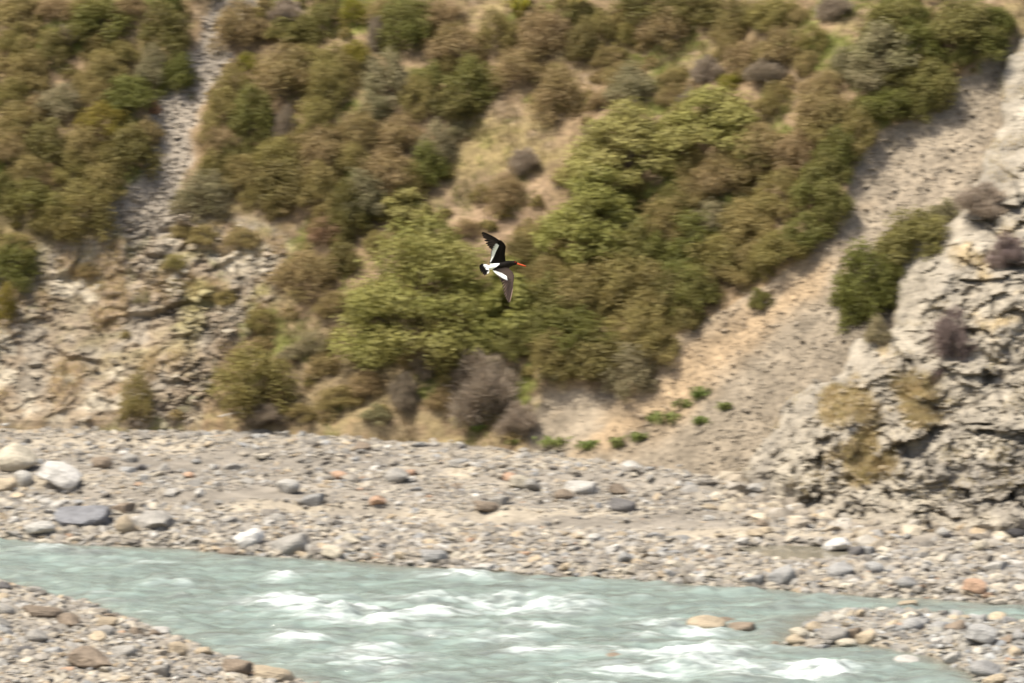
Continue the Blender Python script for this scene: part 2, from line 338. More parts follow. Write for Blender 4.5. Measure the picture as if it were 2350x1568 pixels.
# ------------------------------------------------------------------ water
def water_mat():
    m, t, out = new_mat('river_water'); L = t.links.new
    b = N(t, 'ShaderNodeBsdfPrincipled'); b.inputs['IOR'].default_value = 1.33; b.inputs['Specular IOR Level'].default_value = 0.5
    geo = N(t, 'ShaderNodeNewGeometry')
    mp = N(t, 'ShaderNodeMapping'); mp.inputs['Scale'].default_value = (0.55, 2.4, 1); mp.inputs['Rotation'].default_value = (0, 0, 0.12); L(geo.outputs['Position'], mp.inputs[0])
    n1 = N(t, 'ShaderNodeTexNoise'); n1.inputs['Scale'].default_value = 1.3; n1.inputs['Detail'].default_value = 6; n1.inputs['Roughness'].default_value = 0.68; L(mp.outputs[0], n1.inputs['Vector'])
    r1 = N(t, 'ShaderNodeMapRange'); r1.inputs['From Min'].default_value = 0.35; r1.inputs['From Max'].default_value = 0.65; L(n1.outputs['Fac'], r1.inputs['Value'])
    mx = N(t, 'ShaderNodeMix', data_type='RGBA'); mx.inputs[6].default_value = (0.118, 0.134, 0.125, 1); mx.inputs[7].default_value = (0.200, 0.258, 0.230, 1); L(r1.outputs[0], mx.inputs[0])
    sh_ = N(t, 'ShaderNodeAttribute', attribute_name='shallow')
    m2 = N(t, 'ShaderNodeMix', data_type='RGBA'); m2.inputs[7].default_value = (0.17, 0.15, 0.115, 1); L(mx.outputs[2], m2.inputs[6]); L(sh_.outputs['Fac'], m2.inputs[0])
    fo_ = N(t, 'ShaderNodeAttribute', attribute_name='foam')
    n2 = N(t, 'ShaderNodeTexNoise'); n2.inputs['Scale'].default_value = 2.6; n2.inputs['Detail'].default_value = 7; n2.inputs['Roughness'].default_value = 0.68; L(mp.outputs[0], n2.inputs['Vector'])
    rn = N(t, 'ShaderNodeMapRange'); rn.inputs['From Min'].default_value = 0.36; rn.inputs['From Max'].default_value = 0.68; L(n2.outputs['Fac'], rn.inputs['Value'])
    ad = N(t, 'ShaderNodeMath', operation='MULTIPLY_ADD'); L(fo_.outputs['Fac'], ad.inputs[0]); L(rn.outputs[0], ad.inputs[1])
    hf = N(t, 'ShaderNodeMath', operation='MULTIPLY'); L(fo_.outputs['Fac'], hf.inputs[0]); hf.inputs[1].default_value = 0.22; L(hf.outputs[0], ad.inputs[2])
    r2 = N(t, 'ShaderNodeMapRange'); r2.interpolation_type = 'SMOOTHSTEP'; r2.inputs['From Min'].default_value = 0.02; r2.inputs['From Max'].default_value = 1.45; L(ad.outputs[0], r2.inputs['Value'])
    m3 = N(t, 'ShaderNodeMix', data_type='RGBA'); m3.inputs[7].default_value = (0.62, 0.66, 0.65, 1); L(m2.outputs[2], m3.inputs[6]); L(r2.outputs[0], m3.inputs[0])
    L(m3.outputs[2], b.inputs['Base Color'])
    rr = N(t, 'ShaderNodeMapRange'); rr.inputs['To Min'].default_value = 0.12; rr.inputs['To Max'].default_value = 0.7; L(r2.outputs[0], rr.inputs['Value']); L(rr.outputs[0], b.inputs['Roughness'])
    n3 = N(t, 'ShaderNodeTexNoise'); n3.inputs['Scale'].default_value = 7; n3.inputs['Detail'].default_value = 4; L(mp.outputs[0], n3.inputs['Vector'])
    bp = N(t, 'ShaderNodeBump'); bp.inputs['Strength'].default_value = 0.8; bp.inputs['Distance'].default_value = 0.05; L(n3.outputs['Fac'], bp.inputs['Height']); L(bp.outputs[0], b.inputs['Normal'])
    L(b.outputs[0], out.inputs[0]); return m
FOAM = [(650, 1328, 45, 12, .7), (640, 1385, 110, 18, .8), (1090, 1328, 120, 9, 1.0), (1200, 1378, 95, 20, 1.0), (1160, 1395, 150, 22, .9), (980, 1375, 120, 12, .7), (880, 1420, 150, 20, 1.0), (800, 1408, 90, 14, .9), (1500, 1432, 70, 14, .8), (1590, 1450, 80, 9, .8), (1650, 1522, 150, 26, .85), (1540, 1502, 120, 9, .7), (1790, 1548, 170, 14, .7), (1430, 1545, 120, 14, .7), (860, 1490, 70, 14, .6), (1010, 1458, 80, 12, .6), (1150, 1470, 100, 12, .55), (890, 1530, 90, 36, .65), (720, 1470, 60, 12, .5), (1250, 1440, 90, 10, .6), (640, 1468, 70, 16, .6), (560, 1560, 60, 12, .7), (770, 1520, 60, 12, .5), (1350, 1395, 60, 8, .5), (330, 1290, 130, 8, .4), (100, 1262, 120, 10, .35), (1480, 1462, 40, 6, .9), (1900, 1545, 90, 12, .8), (1250, 1500, 120, 12, .5), (1900, 1390, 120, 5, .25)]
wxs = np.concatenate([-13 - np.geomspace(0.15, 70, 18)[::-1], np.arange(-13, 13.01, 0.07), 13 + np.geomspace(0.15, 70, 18)])
wys = np.concatenate([np.linspace(78, 91, 12), np.arange(91.3, 113.5, 0.07), np.linspace(114, 122, 6)])
WX, WY = np.meshgrid(wxs, wys); sh = WX.shape; WX, WY = WX.ravel(), WY.ravel()
pw3 = np.stack([WX, WY, 0 * WX], -1); wu, wv = project(pw3)
wg = ground_z(WX, WY); depth = np.maximum(-wg, 0)
foam = np.zeros(len(WX))
for (u, v, ru, rv, s) in FOAM:
    foam += s * np.exp(-((wu - u) / ru) ** 2 - ((wv - v) / rv) ** 2)
foam = np.minimum(foam, 1.1)
calm = sstep(0.02, 0.22, depth)
aw = pw3 * np.array([0.9, 1.6, 1])
WZ = calm * (0.15 * fbm(aw * 0.9, 4, 140, 0.62) + 0.09 * np.abs(fbm(aw * 2.2, 3, 141)) + np.minimum(foam, 1) * (0.05 + 0.22 * fbm(aw * 1.5, 4, 142, .6)))
foam = np.clip(foam * 0.80 * calm * (1 + 1.3 * fbm(pw3 * np.array([0.8, 2.6, 1]), 3, 146)), 0, 1.2) + 0.10 * calm * sstep(-.1, .5, fbm(pw3 * np.array([0.25, 0.5, 1]), 2, 145)) + 0.25 * calm * sstep(0.16, 0.5, fbm(aw * 1.2, 4, 143, .65)) + 0.38 * calm * sstep(0.02, 0.13, WZ)
shal = np.exp(-depth / 0.10)
gi = np.arange(len(WX)).reshape(sh)
WQ = np.stack([gi[:-1, :-1], gi[:-1, 1:], gi[1:, 1:], gi[1:, :-1]], -1).reshape(-1, 4)
keep = (wg[WQ].min(1) < 0.12) & (WY[WQ].mean(1) < np.interp(WX[WQ].mean(1), wlw[:, 0], wlw[:, 1]) + 1.0)
WQ = WQ[keep]; ids, inv = np.unique(WQ, return_inverse=True)
M_water = water_mat()
add('river_water', mk_mesh('river_water', np.stack([WX, WY, WZ], -1)[ids], inv.reshape(-1, 4), {'shallow': shal[ids], 'foam': foam[ids]}, True, (M_water,)), label='milky pale green river with white rapids', cat='river', kind='structure')
pz = on_plane(np.array([1690., 1780, 1900, 1970, 1900, 1780]), np.array([1224., 1212, 1214, 1236, 1258, 1250]), 0.52)
pcz = float(np.mean(ground_z(pz[:, 0], pz[:, 1]))) + 0.0
pz[:, 2] = float(ground_z(pool[:, 0].mean(keepdims=True), pool[:, 1].mean(keepdims=True))[0]) + 0.07
m, t, out = new_mat('pool_water'); b = N(t, 'ShaderNodeBsdfPrincipled'); b.inputs['Base Color'].default_value = (0.16, 0.145, 0.11, 1); b.inputs['Roughness'].default_value = 0.08; t.links.new(b.outputs[0], out.inputs[0])
add('pool_water', mk_mesh('pool_water', pz, [list(range(6))], None, False, (m,)), label='small still brown pool on the gravel below the rock outcrop', cat='pool', kind='structure')

# ------------------------------------------------------------------ stones
def ico(sub):
    bm = bmesh.new(); bmesh.ops.create_icosphere(bm, subdivisions=sub, radius=1)
    V = np.array([v.co[:] for v in bm.verts]); F = np.array([[v.index for v in f.verts] for f in bm.faces]); bm.free(); return V, F
ICO = {s: ico(s) for s in (1, 2, 3)}
def stone_shape(sub, r, angular):
    V = ICO[sub][0].copy(); 
    for _ in range(int(5 + 8 * angular)):
        n = r.normal(size=3); n /= np.linalg.norm(n); h = r.uniform(0.55, 0.9) - 0.12 * angular
        d = V @ n; V -= np.maximum(d - h, 0)[:, None] * n
    V *= (1 + 0.10 * fbm(V * 1.6 + r.uniform(0, 90, 3), 3, 7))[:, None]
    V /= np.abs(V).max(0); return V
S1 = np.stack([stone_shape(1, rng, k / 12) for k in range(12)]); S2 = np.stack([stone_shape(2, rng, k / 12) for k in range(12)])
STC = np.array([(0.33, 0.285, 0.225), (0.25, 0.222, 0.185), (0.30, 0.275, 0.24), (0.40, 0.35, 0.275), (0.20, 0.175, 0.145), (0.42, 0.39, 0.345), (0.36, 0.285, 0.195), (0.26, 0.25, 0.235), (0.36, 0.24, 0.16)])
STC = STC * np.array([0.82, 0.84, 0.86])
STP = np.array([.24, .22, .14, .13, .10, .05, .065, .05, .005])
def rotm(n, r, flat=0.5):
    a = r.uniform(0, 2 * np.pi, n); bx = r.normal(0, flat, n); by = r.normal(0, flat, n)
    ca, sa, cb, sb, cc, sc = np.cos(a), np.sin(a), np.cos(bx), np.sin(bx), np.cos(by), np.sin(by); o = np.zeros(n); i = np.ones(n)
    Rz = np.array([[ca, -sa, o], [sa, ca, o], [o, o, i]]); Rx = np.array([[i, o, o], [o, cb, -sb], [o, sb, cb]]); Ry = np.array([[cc, o, sc], [o, i, o], [-sc, o, cc]])
    return np.einsum('ijn,jkn,kln->nil', Rx, Ry, Rz)
def stone_field(name, pos, rad, label, cat, sub_small=1, tint=None, palette=STC, probs=STP, flat=0.28, squash=(0.35, 0.7)):
    n = len(pos); protos, F = (S1, ICO[1][1]) if sub_small == 1 else (S2, ICO[2][1])
    Vp = protos[rng.integers(0, 12, n)]
    s = np.stack([rad * rng.uniform(0.8, 1.3, n), rad * rng.uniform(0.65, 1.0, n), rad * rng.uniform(*squash, n)], -1)
    R = rotm(n, rng, flat); V = np.einsum('nij,nvj->nvi', R, Vp * s[:, None, :]) + pos[:, None, :]
    c = palette[rng.choice(len(palette), n, p=probs)] * rng.uniform(0.8, 1.2, (n, 1))
    if tint is not None: c = 0.2 * c + 0.8 * tint * rng.uniform(0.75, 1.25, (n, 1))
    nv = Vp.shape[1]
    Fa = (F[None] + (np.arange(n) * nv)[:, None, None]).reshape(-1, 3)
    me = mk_mesh(name, V.reshape(-1, 3), Fa, {'col': np.repeat(np.clip(c, .02, .6), nv, 0)}, False, (M_stones,))
    return add(name, me, label=label, cat=cat, kind='stuff')
def scatter(n, x0, x1, y0, y1, test):
    x = rng.uniform(x0, x1, n); y = rng.uniform(y0, y1, n); z = ground_z(x, y); k = test(x, y, z)
    return np.stack([x[k], y[k], z[k]], -1)
def prad(n, lo, hi, a): 
    q = rng.uniform(0, 1, n); return (lo ** -a + q * (hi ** -a - lo ** -a)) ** (-1 / a)
def inview(p, pad=40):
    u, v = project(p); return (u > -pad) & (u < 2350 + pad) & (v < 1568 + pad)
bar_t = lambda x, y, z: (z > -0.03) & inview(np.stack([x, y, z], -1)) & (y > np.interp(x, wlw[:, 0], wlw[:, 1]) - 0.5) & (y < y_base(x) + 0.7) & (sdf(x, y, pool) < -0.12)
pb = scatter(105000, -12.5, 12.5, 98, 126, bar_t)
dens = fbm(pb * np.array([0.16, 0.8, 0]), 3, 150); pb = pb[rng.uniform(0, 1, len(pb)) < 0.85 + 1.6 * dens]
rb = prad(len(pb), 0.026, 0.16, 2.1) * (1 + 0.35 * fbm(pb * 0.5, 2, 151))
pb[:, 2] += rb * 0.12
stone_field('bar_stones', pb, rb, 'countless small grey and tan stones covering the far gravel bar', 'stones')
edge_t = lambda x, y, z: bar_t(x, y, z) & (z < 0.32)
pe = scatter(60000, -12.5, 12.5, 98, 112, edge_t); re_ = prad(len(pe), 0.04, 0.17, 1.7); pe[:, 2] += re_ * .1
stone_field('shore_stones', pe, re_, 'countless grey stones packed along the water edge of the far bar', 'stones')
ap_t = lambda x, y, z: bar_t(x, y, z) & (x > 4.2) & (y > y_base(x) - 2.6 + 1.5 * fbm(np.stack([x, y, 0 * x], -1), 2, 171))
pa_ = scatter(26000, 4, 12.5, 104, 124, ap_t); ra_ = prad(len(pa_), .045, .24, 1.9); pa_[:, 2] += ra_ * .15
stone_field('apron_stones', pa_, ra_, 'countless broken pale stones heaped at the foot of the rock outcrop', 'stones', squash=(.5, .85), palette=STC * np.array([1.08, 1.04, .98]))
near_t = lambda x, y, z: (z > -0.05) & inview(np.stack([x, y, z], -1)) & (y < np.interp(x, wlw[:, 0], wlw[:, 1]) - 0.5)
pn = scatter(40000, -12, 12, 90, 106, near_t)
rn = prad(len(pn), 0.03, 0.16, 1.9); pn[:, 2] += rn * 0.1
kk = pn[:, 0] < 0
stone_field('bank_stones', pn[kk], rn[kk], 'countless small tan grey stones covering the near gravel bank', 'stones')
stone_field('shoal_stones', pn[~kk], rn[~kk] * 1.1, 'countless small bluish grey stones covering the shoal in the river', 'stones', palette=STC * np.array([0.95, 1.0, 1.06]))
def hill_scatter(n, wgt, lo, hi, a):
    wv_ = wgt * VIEW * (T > -0.5); wv_ = wv_ / wv_.sum(); k = rng.choice(len(P2), n, p=wv_)
    p = P2[k] + rng.normal(0, 0.025, (n, 3)); return p, prad(n, lo, hi, a), C[k]
ps, rs, cs = hill_scatter(9500, m_scr * (0.35 + sstep(-0.2, 0.3, fbm(P * 0.7, 2, 160) + 0.4 * sstep(1400, 1900, U0))), 0.014, 0.085, 2.7)
stone_field('scree_stones', ps, rs, 'countless flat grey stones of the wide scree slope', 'stones', tint=cs)
ps, rs, cs = hill_scatter(7000, m_rock * (0.10 + sstep(-0.1, 0.3, fbm(P * 0.8, 2, 161))), 0.02, 0.19, 2.2)
stone_field('rubble_stones', ps, rs, 'countless angular tan stones lying on the crumbling bluff', 'stones', tint=cs, palette=STC * np.array([1.1, 1.05, 0.95]))
ps, rs, cs = hill_scatter(2000, m_gul, 0.025, 0.09, 2.3)
stone_field('gully_stones', ps, rs, 'countless grey stones filling the narrow gully', 'stones', tint=cs)
ps, rs, cs = hill_scatter(1500, m_out * sstep(700, 1100, V0) , 0.03, 0.14, 2.0)
stone_field('outcrop_stones', ps, rs, 'loose pale stones lodged on the rock outcrop', 'stones', tint=cs)

# single stones: the largest
PAL = {'pale grey': (0.42, 0.41, 0.385), 'grey': (0.28, 0.27, 0.25), 'tan': (0.38, 0.32, 0.235), 'bluish grey': (0.285, 0.285, 0.28), 'dark grey': (0.13, 0.125, 0.125), 'orange': (0.40, 0.27, 0.19), 'brown': (0.21, 0.17, 0.13), 'white': (0.53, 0.52, 0.50), 'slate blue': (0.17, 0.175, 0.19), 'black': (0.045, 0.043, 0.045), 'cream': (0.46, 0.42, 0.34)}
PAL = {k: (a * .86, b * 0.84, c * 0.81) for k, (a, b, c) in PAL.items()}
PALM = {k: earth_mat('stone_' + k.replace(' ', '_'), v, 0.8, 5, 0.38, 0.6, obj=True, objvar=0.15) for k, v in PAL.items()}
def block_shape(r, ang):
    V = ICO[3][0].copy()
    for _ in range(int(6 + 3 * ang)):
        n = r.normal(size=3); n /= np.linalg.norm(n); d = V @ n; V -= np.maximum(d - r.uniform(.42, .72), 0)[:, None] * n
    V *= (1 + .07 * fbm(V * 2 + r.uniform(0, 90, 3), 3, 7))[:, None]
    return V / np.abs(V).max(0)
SPROTO = []
for k in range(10):
    V = stone_shape(3, rng, k / 9) if k < 5 else block_shape(rng, k / 9); V += 0.05 * (fbm(V * 4 + k * 7, 3, 9))[:, None] * V
    SPROTO.append((V, ICO[3][1]))
SME = {}
def stone_mesh(shape, colour):
    if (shape, colour) not in SME:
        SME[(shape, colour)] = mk_mesh('stone', SPROTO[shape][0], SPROTO[shape][1], None, shape < 5, (PALM[colour],))
    return SME[(shape, colour)]
def stone(pos, sx, sy, sz, colour, shape, rz, tilt, label, group=None, cat='stone'):
    o = add('stone', stone_mesh(shape, colour), None, pos, label, cat, group)
    o.scale = (sx, sy, sz); o.rotation_euler = (0, tilt, rz); return o
NAMED = [  # u, v(centre), w, h in picture units, colour, shape, tilt, label
 (135, 1098, 92, 62, 'white', 8, .2, 'angular white boulder with a flat top, largest pale block on the far bar'),
 (40, 1056, 88, 62, 'cream', 2, 0, 'rounded cream boulder behind the angular white boulder'),
 (12, 1112, 55, 30, 'tan', 3, 0, 'low tan stone at the foot of the rounded cream boulder'),
 (52, 1100, 42, 34, 'pale grey', 1, 0, 'small rounded pale stone between the cream and the white boulder'),
 (205, 1184, 145, 48, 'slate blue', 9, .06, 'big slate blue boulder half buried above the water'),
 (285, 1168, 62, 26, 'brown', 4, 0, 'flat reddish brown stone against the slate blue boulder'),
 (290, 1208, 48, 44, 'tan', 2, .1, 'upright tan stone beside the slate blue boulder'),
 (352, 1198, 92, 42, 'grey', 7, -.2, 'wedge shaped grey boulder beside the upright tan stone'),
 (100, 1216, 84, 36, 'pale grey', 6, .1, 'flat pale grey boulder at the water edge below the slate blue boulder'),
 (232, 1063, 52, 26, 'brown', 5, 0, 'brownish slab behind the angular white boulder'),
 (568, 1240, 74, 36, 'white', 5, -.35, 'tilted whitish slab at the water edge'),
 (664, 1251, 92, 46, 'grey', 3, -.25, 'smooth grey boulder leaning at the water edge beside the tilted slab'),
 (762, 1271, 46, 32, 'cream', 8, 0, 'pointed cream stone at the water edge beside the smooth grey boulder'),
 (525, 1268, 46, 20, 'brown', 2, 0, 'wet brown stone standing in the shallows off the tilted slab'),
 (776, 1092, 40, 18, 'orange', 1, 0, 'flat orange stone on the bar beside a grey boulder'),
 (868, 1151, 40, 24, 'orange', 6, -.3, 'wedge shaped orange stone in the middle of the bar'),
 (912, 1094, 52, 36, 'grey', 2, -.2, 'rounded grey boulder beside a small orange stone'),
 (941, 1085, 28, 16, 'orange', 3, 0, 'small orange stone touching the rounded grey boulder'),
 (1172, 1096, 36, 20, 'orange', 7, 0, 'reddish angular stone beside a cream block'),
 (1188, 1110, 46, 34, 'cream', 8, 0, 'cream block beside the reddish angular stone'),
 (1222, 1115, 46, 28, 'grey', 6, 0, 'grey block touching the cream block'),
 (724, 1148, 60, 28, 'bluish grey', 4, 0, 'long bluish white stone on the bar below the orange stone'),
 (660, 1118, 52, 30, 'pale grey', 1, 0, 'rounded pale stone up the bar from the long bluish stone'),
 (1336, 1119, 72, 32, 'pale grey', 3, .1, 'broad pale grey stone high on the bar'),
 (1296, 1137, 44, 24, 'brown', 2, 0, 'brown stone below the broad pale grey stone'),
 (1432, 1161, 62, 32, 'dark grey', 3, .25, 'smooth dark grey stone lying on pale gravel'),
 (1112, 1164, 64, 22, 'brown', 5, .15, 'low dark brown slab on the bar'),
 (1150, 1150, 50, 20, 'grey', 4, 0, 'long grey stone touching the low dark brown slab'),
 (1422, 1126, 48, 24, 'brown', 7, .2, 'brown wedge of stone above the smooth dark grey stone'),
 (992, 1278, 66, 26, 'bluish grey', 5, 0, 'pale blue slab at the water edge'),
 (866, 1279, 26, 16, 'orange', 2, 0, 'small orange stone at the water edge'),
 (915, 1277, 28, 18, 'tan', 1, 0, 'small tan stone between the orange stone and the pale blue slab'),
 (806, 1240, 44, 28, 'cream', 7, 0, 'cream stone just above the water edge'),
 (1116, 1304, 70, 16, 'pale grey', 4, 0, 'long flat pale stone lining the water'),
 (1436, 1282, 40, 26, 'bluish grey', 6, -.3, 'bluish wedge of stone above the water edge'),
 (1796, 1321, 66, 40, 'bluish grey', 3, -.3, 'smooth blue grey boulder leaning at the water edge'),
 (1735, 1332, 60, 22, 'bluish grey', 4, 0, 'low blue grey stone beside the leaning blue grey boulder'),
 (1928, 1254, 72, 36, 'white', 6, -.1, 'whitish boulder below the brown pool'),
 (1966, 1266, 36, 28, 'dark grey', 3, 0, 'dark stone tucked against the whitish boulder'),
 (1992, 1266, 44, 24, 'bluish grey', 4, .2, 'bluish stone beside the dark stone below the pool'),
 (1930, 1311, 62, 34, 'bluish grey', 2, -.25, 'rounded blue grey boulder on the bar'),
 (2004, 1305, 46, 26, 'bluish grey', 1, 0, 'round bluish stone next to the rounded blue grey boulder'),
 (2084, 1339, 46, 26, 'bluish grey', 2, 0, 'egg shaped bluish stone near the water'),
 (2236, 1350, 52, 38, 'orange', 8, 0, 'pinkish orange boulder close to the water edge'),
 (2330, 1228, 48, 24, 'black', 1, -.15, 'glossy black stone on the gravel below the rock outcrop'),
 (2290, 1302, 56, 24, 'pale grey', 4, 0, 'flat pale grey stone up the bar from the orange boulder'),
 (2250, 1253, 36, 22, 'cream', 5, -.3, 'cream slab tilted on the gravel below the black stone'),
 (2090, 1386, 52, 12, 'tan', 4, 0, 'flat tan stone in the shallows off the bar'),
 (1622, 1433, 84, 30, 'tan', 2, 0, 'wet tan boulder breaking the rapids'),
 (1666, 1428, 46, 18, 'brown', 1, 0, 'brown wet stone behind the tan boulder in the rapids'),
 (1704, 1440, 62, 24, 'brown', 3, 0, 'low brown stone awash beside the tan boulder in the rapids'),
 (1416, 1506, 78, 16, 'brown', 2, 0, 'greenish brown stone awash in the rapids'),
 (1832, 1456, 44, 26, 'cream', 1, 0, 'cream stone at the tip of the shoal'),
 (1830, 1470, 46, 22, 'tan', 2, 0, 'tan stone at the shoal tip, half in water'),
 (1782, 1483, 26, 20, 'brown', 7, 0, 'small brown stone alone in the water off the shoal tip'),
 (1870, 1441, 38, 24, 'tan', 2, 0, 'round tan stone on the shoal edge'),
 (1916, 1458, 72, 34, 'grey', 3, .1, 'broad grey boulder on the shoal'),
 (1962, 1455, 44, 26, 'brown', 4, 0, 'brownish stone beside the broad grey boulder on the shoal'),
 (1990, 1462, 48, 30, 'tan', 3, -.2, 'rounded tan stone on the shoal'),
 (1950, 1480, 56, 26, 'cream', 6, .2, 'cream block at the waterside of the shoal'),
 (1886, 1488, 44, 16, 'bluish grey', 4, 0, 'flat blue stone in the water beside the shoal'),
 (2082, 1517, 56, 20, 'pale grey', 2, 0, 'wet white stone alone in the water below the shoal'),
 (2250, 1461, 66, 48, 'bluish grey', 8, 0, 'pale blue grey block, tallest on the shoal'),
 (2068, 1489, 40, 18, 'grey', 3, 0, 'low grey stone at the lower edge of the shoal'),
 (2190, 1510, 46, 24, 'pale grey', 4, -.2, 'whitish slab at the lower edge of the shoal'),
 (2262, 1538, 70, 34, 'bluish grey', 2, .1, 'blue grey boulder at the lower edge of the shoal'),
 (2290, 1563, 64, 30, 'tan', 6, 0, 'tan boulder low on the shoal by deep water'),
 (212, 1516, 104, 48, 'brown', 7, .15, 'large dark brown boulder on the near bank'),
 (545, 1531, 70, 36, 'brown', 3, .1, 'round brown boulder at the edge of the near bank'),
 (620, 1551, 100, 32, 'tan', 5, .15, 'long tan slab at the edge of the near bank'),
 (92, 1407, 98, 22, 'brown', 5, .1, 'dark flat slab at the top of the near bank'),
 (160, 1427, 54, 30, 'brown', 7, .2, 'brown angular stone below the dark flat slab'),
 (405, 1493, 44, 34, 'tan', 8, 0, 'tan pointed stone near the edge of the near bank'),
 (85, 1462, 50, 28, 'grey', 2, 0, 'rounded grey stone in the middle of the near bank'),
 (8, 1346, 34, 18, 'dark grey', 2, 0, 'dark stone at the water edge of the near bank'),
 (370, 1540, 60, 26, 'grey', 4, 0, 'flat grey stone low on the near bank'),
 (155, 1538, 34, 14, 'orange', 3, 0, 'orange stone beside the large dark brown boulder'),
 (285, 1495, 60, 28, 'grey', 3, 0, 'grey boulder beside the large dark brown boulder'),
 (470, 1497, 46, 22, 'tan', 6, 0, 'tan block by the water on the near bank'),
]
named_px = []
for (u, v, w_, h_, c, shp, tl, lab) in NAMED:
    q = ground_at(u, v + 0.42 * h_, 0.3)
    if q[2] < -0.05: q = on_plane(np.array([u]), np.array([v + .42 * h_]), -0.03)[0]
    d = np.linalg.norm(q - CAM) * K
    sx, sz = w_ * d * 0.57, h_ * d * 0.62
    stone((q[0], q[1] + sx * 0.3, q[2] + sz * 0.62), sx, sx * 0.8, sz, c, shp, rng.uniform(-0.4, 0.4), tl, lab); named_px.append((u, v))
named_px = np.array(named_px)
def scatter_boulders(n, test, x0, x1, y0, y1, lo, hi, zone, group, weights):
    got = 0; keys = list(weights); wp = np.array(list(weights.values())); wp = wp / wp.sum()
    while got < n:
        p = scatter(40, x0, x1, y0, y1, test)
        for q in p:
            if got >= n: break
            u, v = project(q)
            if ((np.abs(named_px[:, 0] - u) < 55) & (np.abs(named_px[:, 1] - v) < 32)).any(): continue
            r = float(prad(1, lo, hi, 2.0)[0]); c = keys[rng.choice(len(keys), p=wp)]; shp = int(rng.integers(0, 10))
            sz = r * rng.uniform(0.45, 0.75)
            kind = 'rounded' if shp < 5 else 'angular'
            zn = zone if callable(zone) is False else zone(q, r)
            stone((q[0], q[1], q[2] + sz * 0.35), r * rng.uniform(1, 1.35), r * rng.uniform(.75, 1), sz, c, shp, rng.uniform(0, 6.28), rng.normal(0, .2), f'{kind} {c} {zn}', f'{kind} {c} {zn}s'.replace('stone ', 'stones ')[:-1]); got += 1
WB = {'pale grey': 3, 'grey': 5, 'tan': 3, 'bluish grey': 1.6, 'cream': 1.2, 'brown': 1.2, 'orange': .1, 'dark grey': .4}
def bar_zone(q, r):
    s1 = q[1] - np.interp(q[0], wlw[:, 0], wlw[:, 1]); n = 'boulder' if r > .16 else 'stone'
    return n + (' at the water edge of the far bar' if s1 < 1.2 else ' on the lower part of the far bar' if s1 < 4.5 else ' midway up the far gravel bar' if s1 < 9 else ' at the foot of the hillside')
scatter_boulders(100, lambda x, y, z: bar_t(x, y, z) & (z > 0.03), -12, 12, 100, 125, 0.10, 0.22, bar_zone, '', WB)
scatter_boulders(40, near_t, -12, -2, 92, 104, 0.10, 0.22, lambda q, r: ('boulder' if r > .15 else 'stone') + ' lying among the gravel of the near bank', '', WB)
WB2 = dict(WB); WB2['bluish grey'] = 6
scatter_boulders(45, lambda x, y, z: near_t(x, y, z) & (z > 0.03), 4, 11, 90, 102, 0.10, 0.22, lambda q, r: ('boulder' if r > .15 else 'stone') + ' lying among the gravel of the river shoal', '', WB2)

# ------------------------------------------------------------------ shrubs
LEAF = {  # type: (base colour, second colour, translucency)
 'ol': ((0.21, 0.178, 0.056), (0.255, 0.200, 0.078), .3), 'br': ((0.265, 0.190, 0.095), (0.235, 0.185, 0.070), .25),
 'gr': ((0.155, 0.158, 0.038), (0.205, 0.182, 0.058), .35), 'dk': ((0.140, 0.125, 0.036), (0.175, 0.14, 0.050), .25),
 'gg': ((0.215, 0.195, 0.095), (0.245, 0.205, 0.115), .25), 'bl': ((0.250, 0.242, 0.064), (0.315, 0.278, 0.098), .3),
 'gy': ((0.300, 0.240, 0.182), (0.260, 0.212, 0.150), .2), 'pu': ((0.260, 0.195, 0.180), (0.210, 0.160, 0.140), .2),
 'yg': ((0.220, 0.205, 0.026), (0.245, 0.195, 0.040), .35), 'rd': ((0.265, 0.145, 0.078), (0.225, 0.145, 0.085), .25),
 'we': ((0.140, 0.185, 0.045), (0.185, 0.200, 0.065), .35)}
LM = {k: leaf_mat('leaf_' + k, tuple((1.0 if k in ('bl', 'gr', 'yg') else 1.1) * q for q in a), tuple((1.0 if k in ('bl', 'gr', 'yg') else 1.1) * q for q in b_), tr + .05) for k, (a, b_, tr) in LEAF.items()}
def lobes_for(r, kind):
    L = []
    n = {'gy': 14, 'pu': 12, 'rd': 12}.get(kind, 26)
    for i in range(n):
        a = 2.4 * i + r.uniform(-.6, .6); f = math.sqrt((i + .5) / n) * r.uniform(.8, 1.08)
        s = r.uniform(.075, .15) * (1.35 if n < 20 else 1.1)
        L.append((.42 * f * math.cos(a), .42 * f * math.sin(a), .80 - .62 * f ** 1.7 + r.uniform(-.16, .10), s, s * r.uniform(.85, 1.45)))
    for i in range(6):
        a = i * 1.05 + r.uniform(-.5, .5); L.append((.24 * math.cos(a), .24 * math.sin(a), r.uniform(.08, .42), .17, .17))
    return np.array(L)
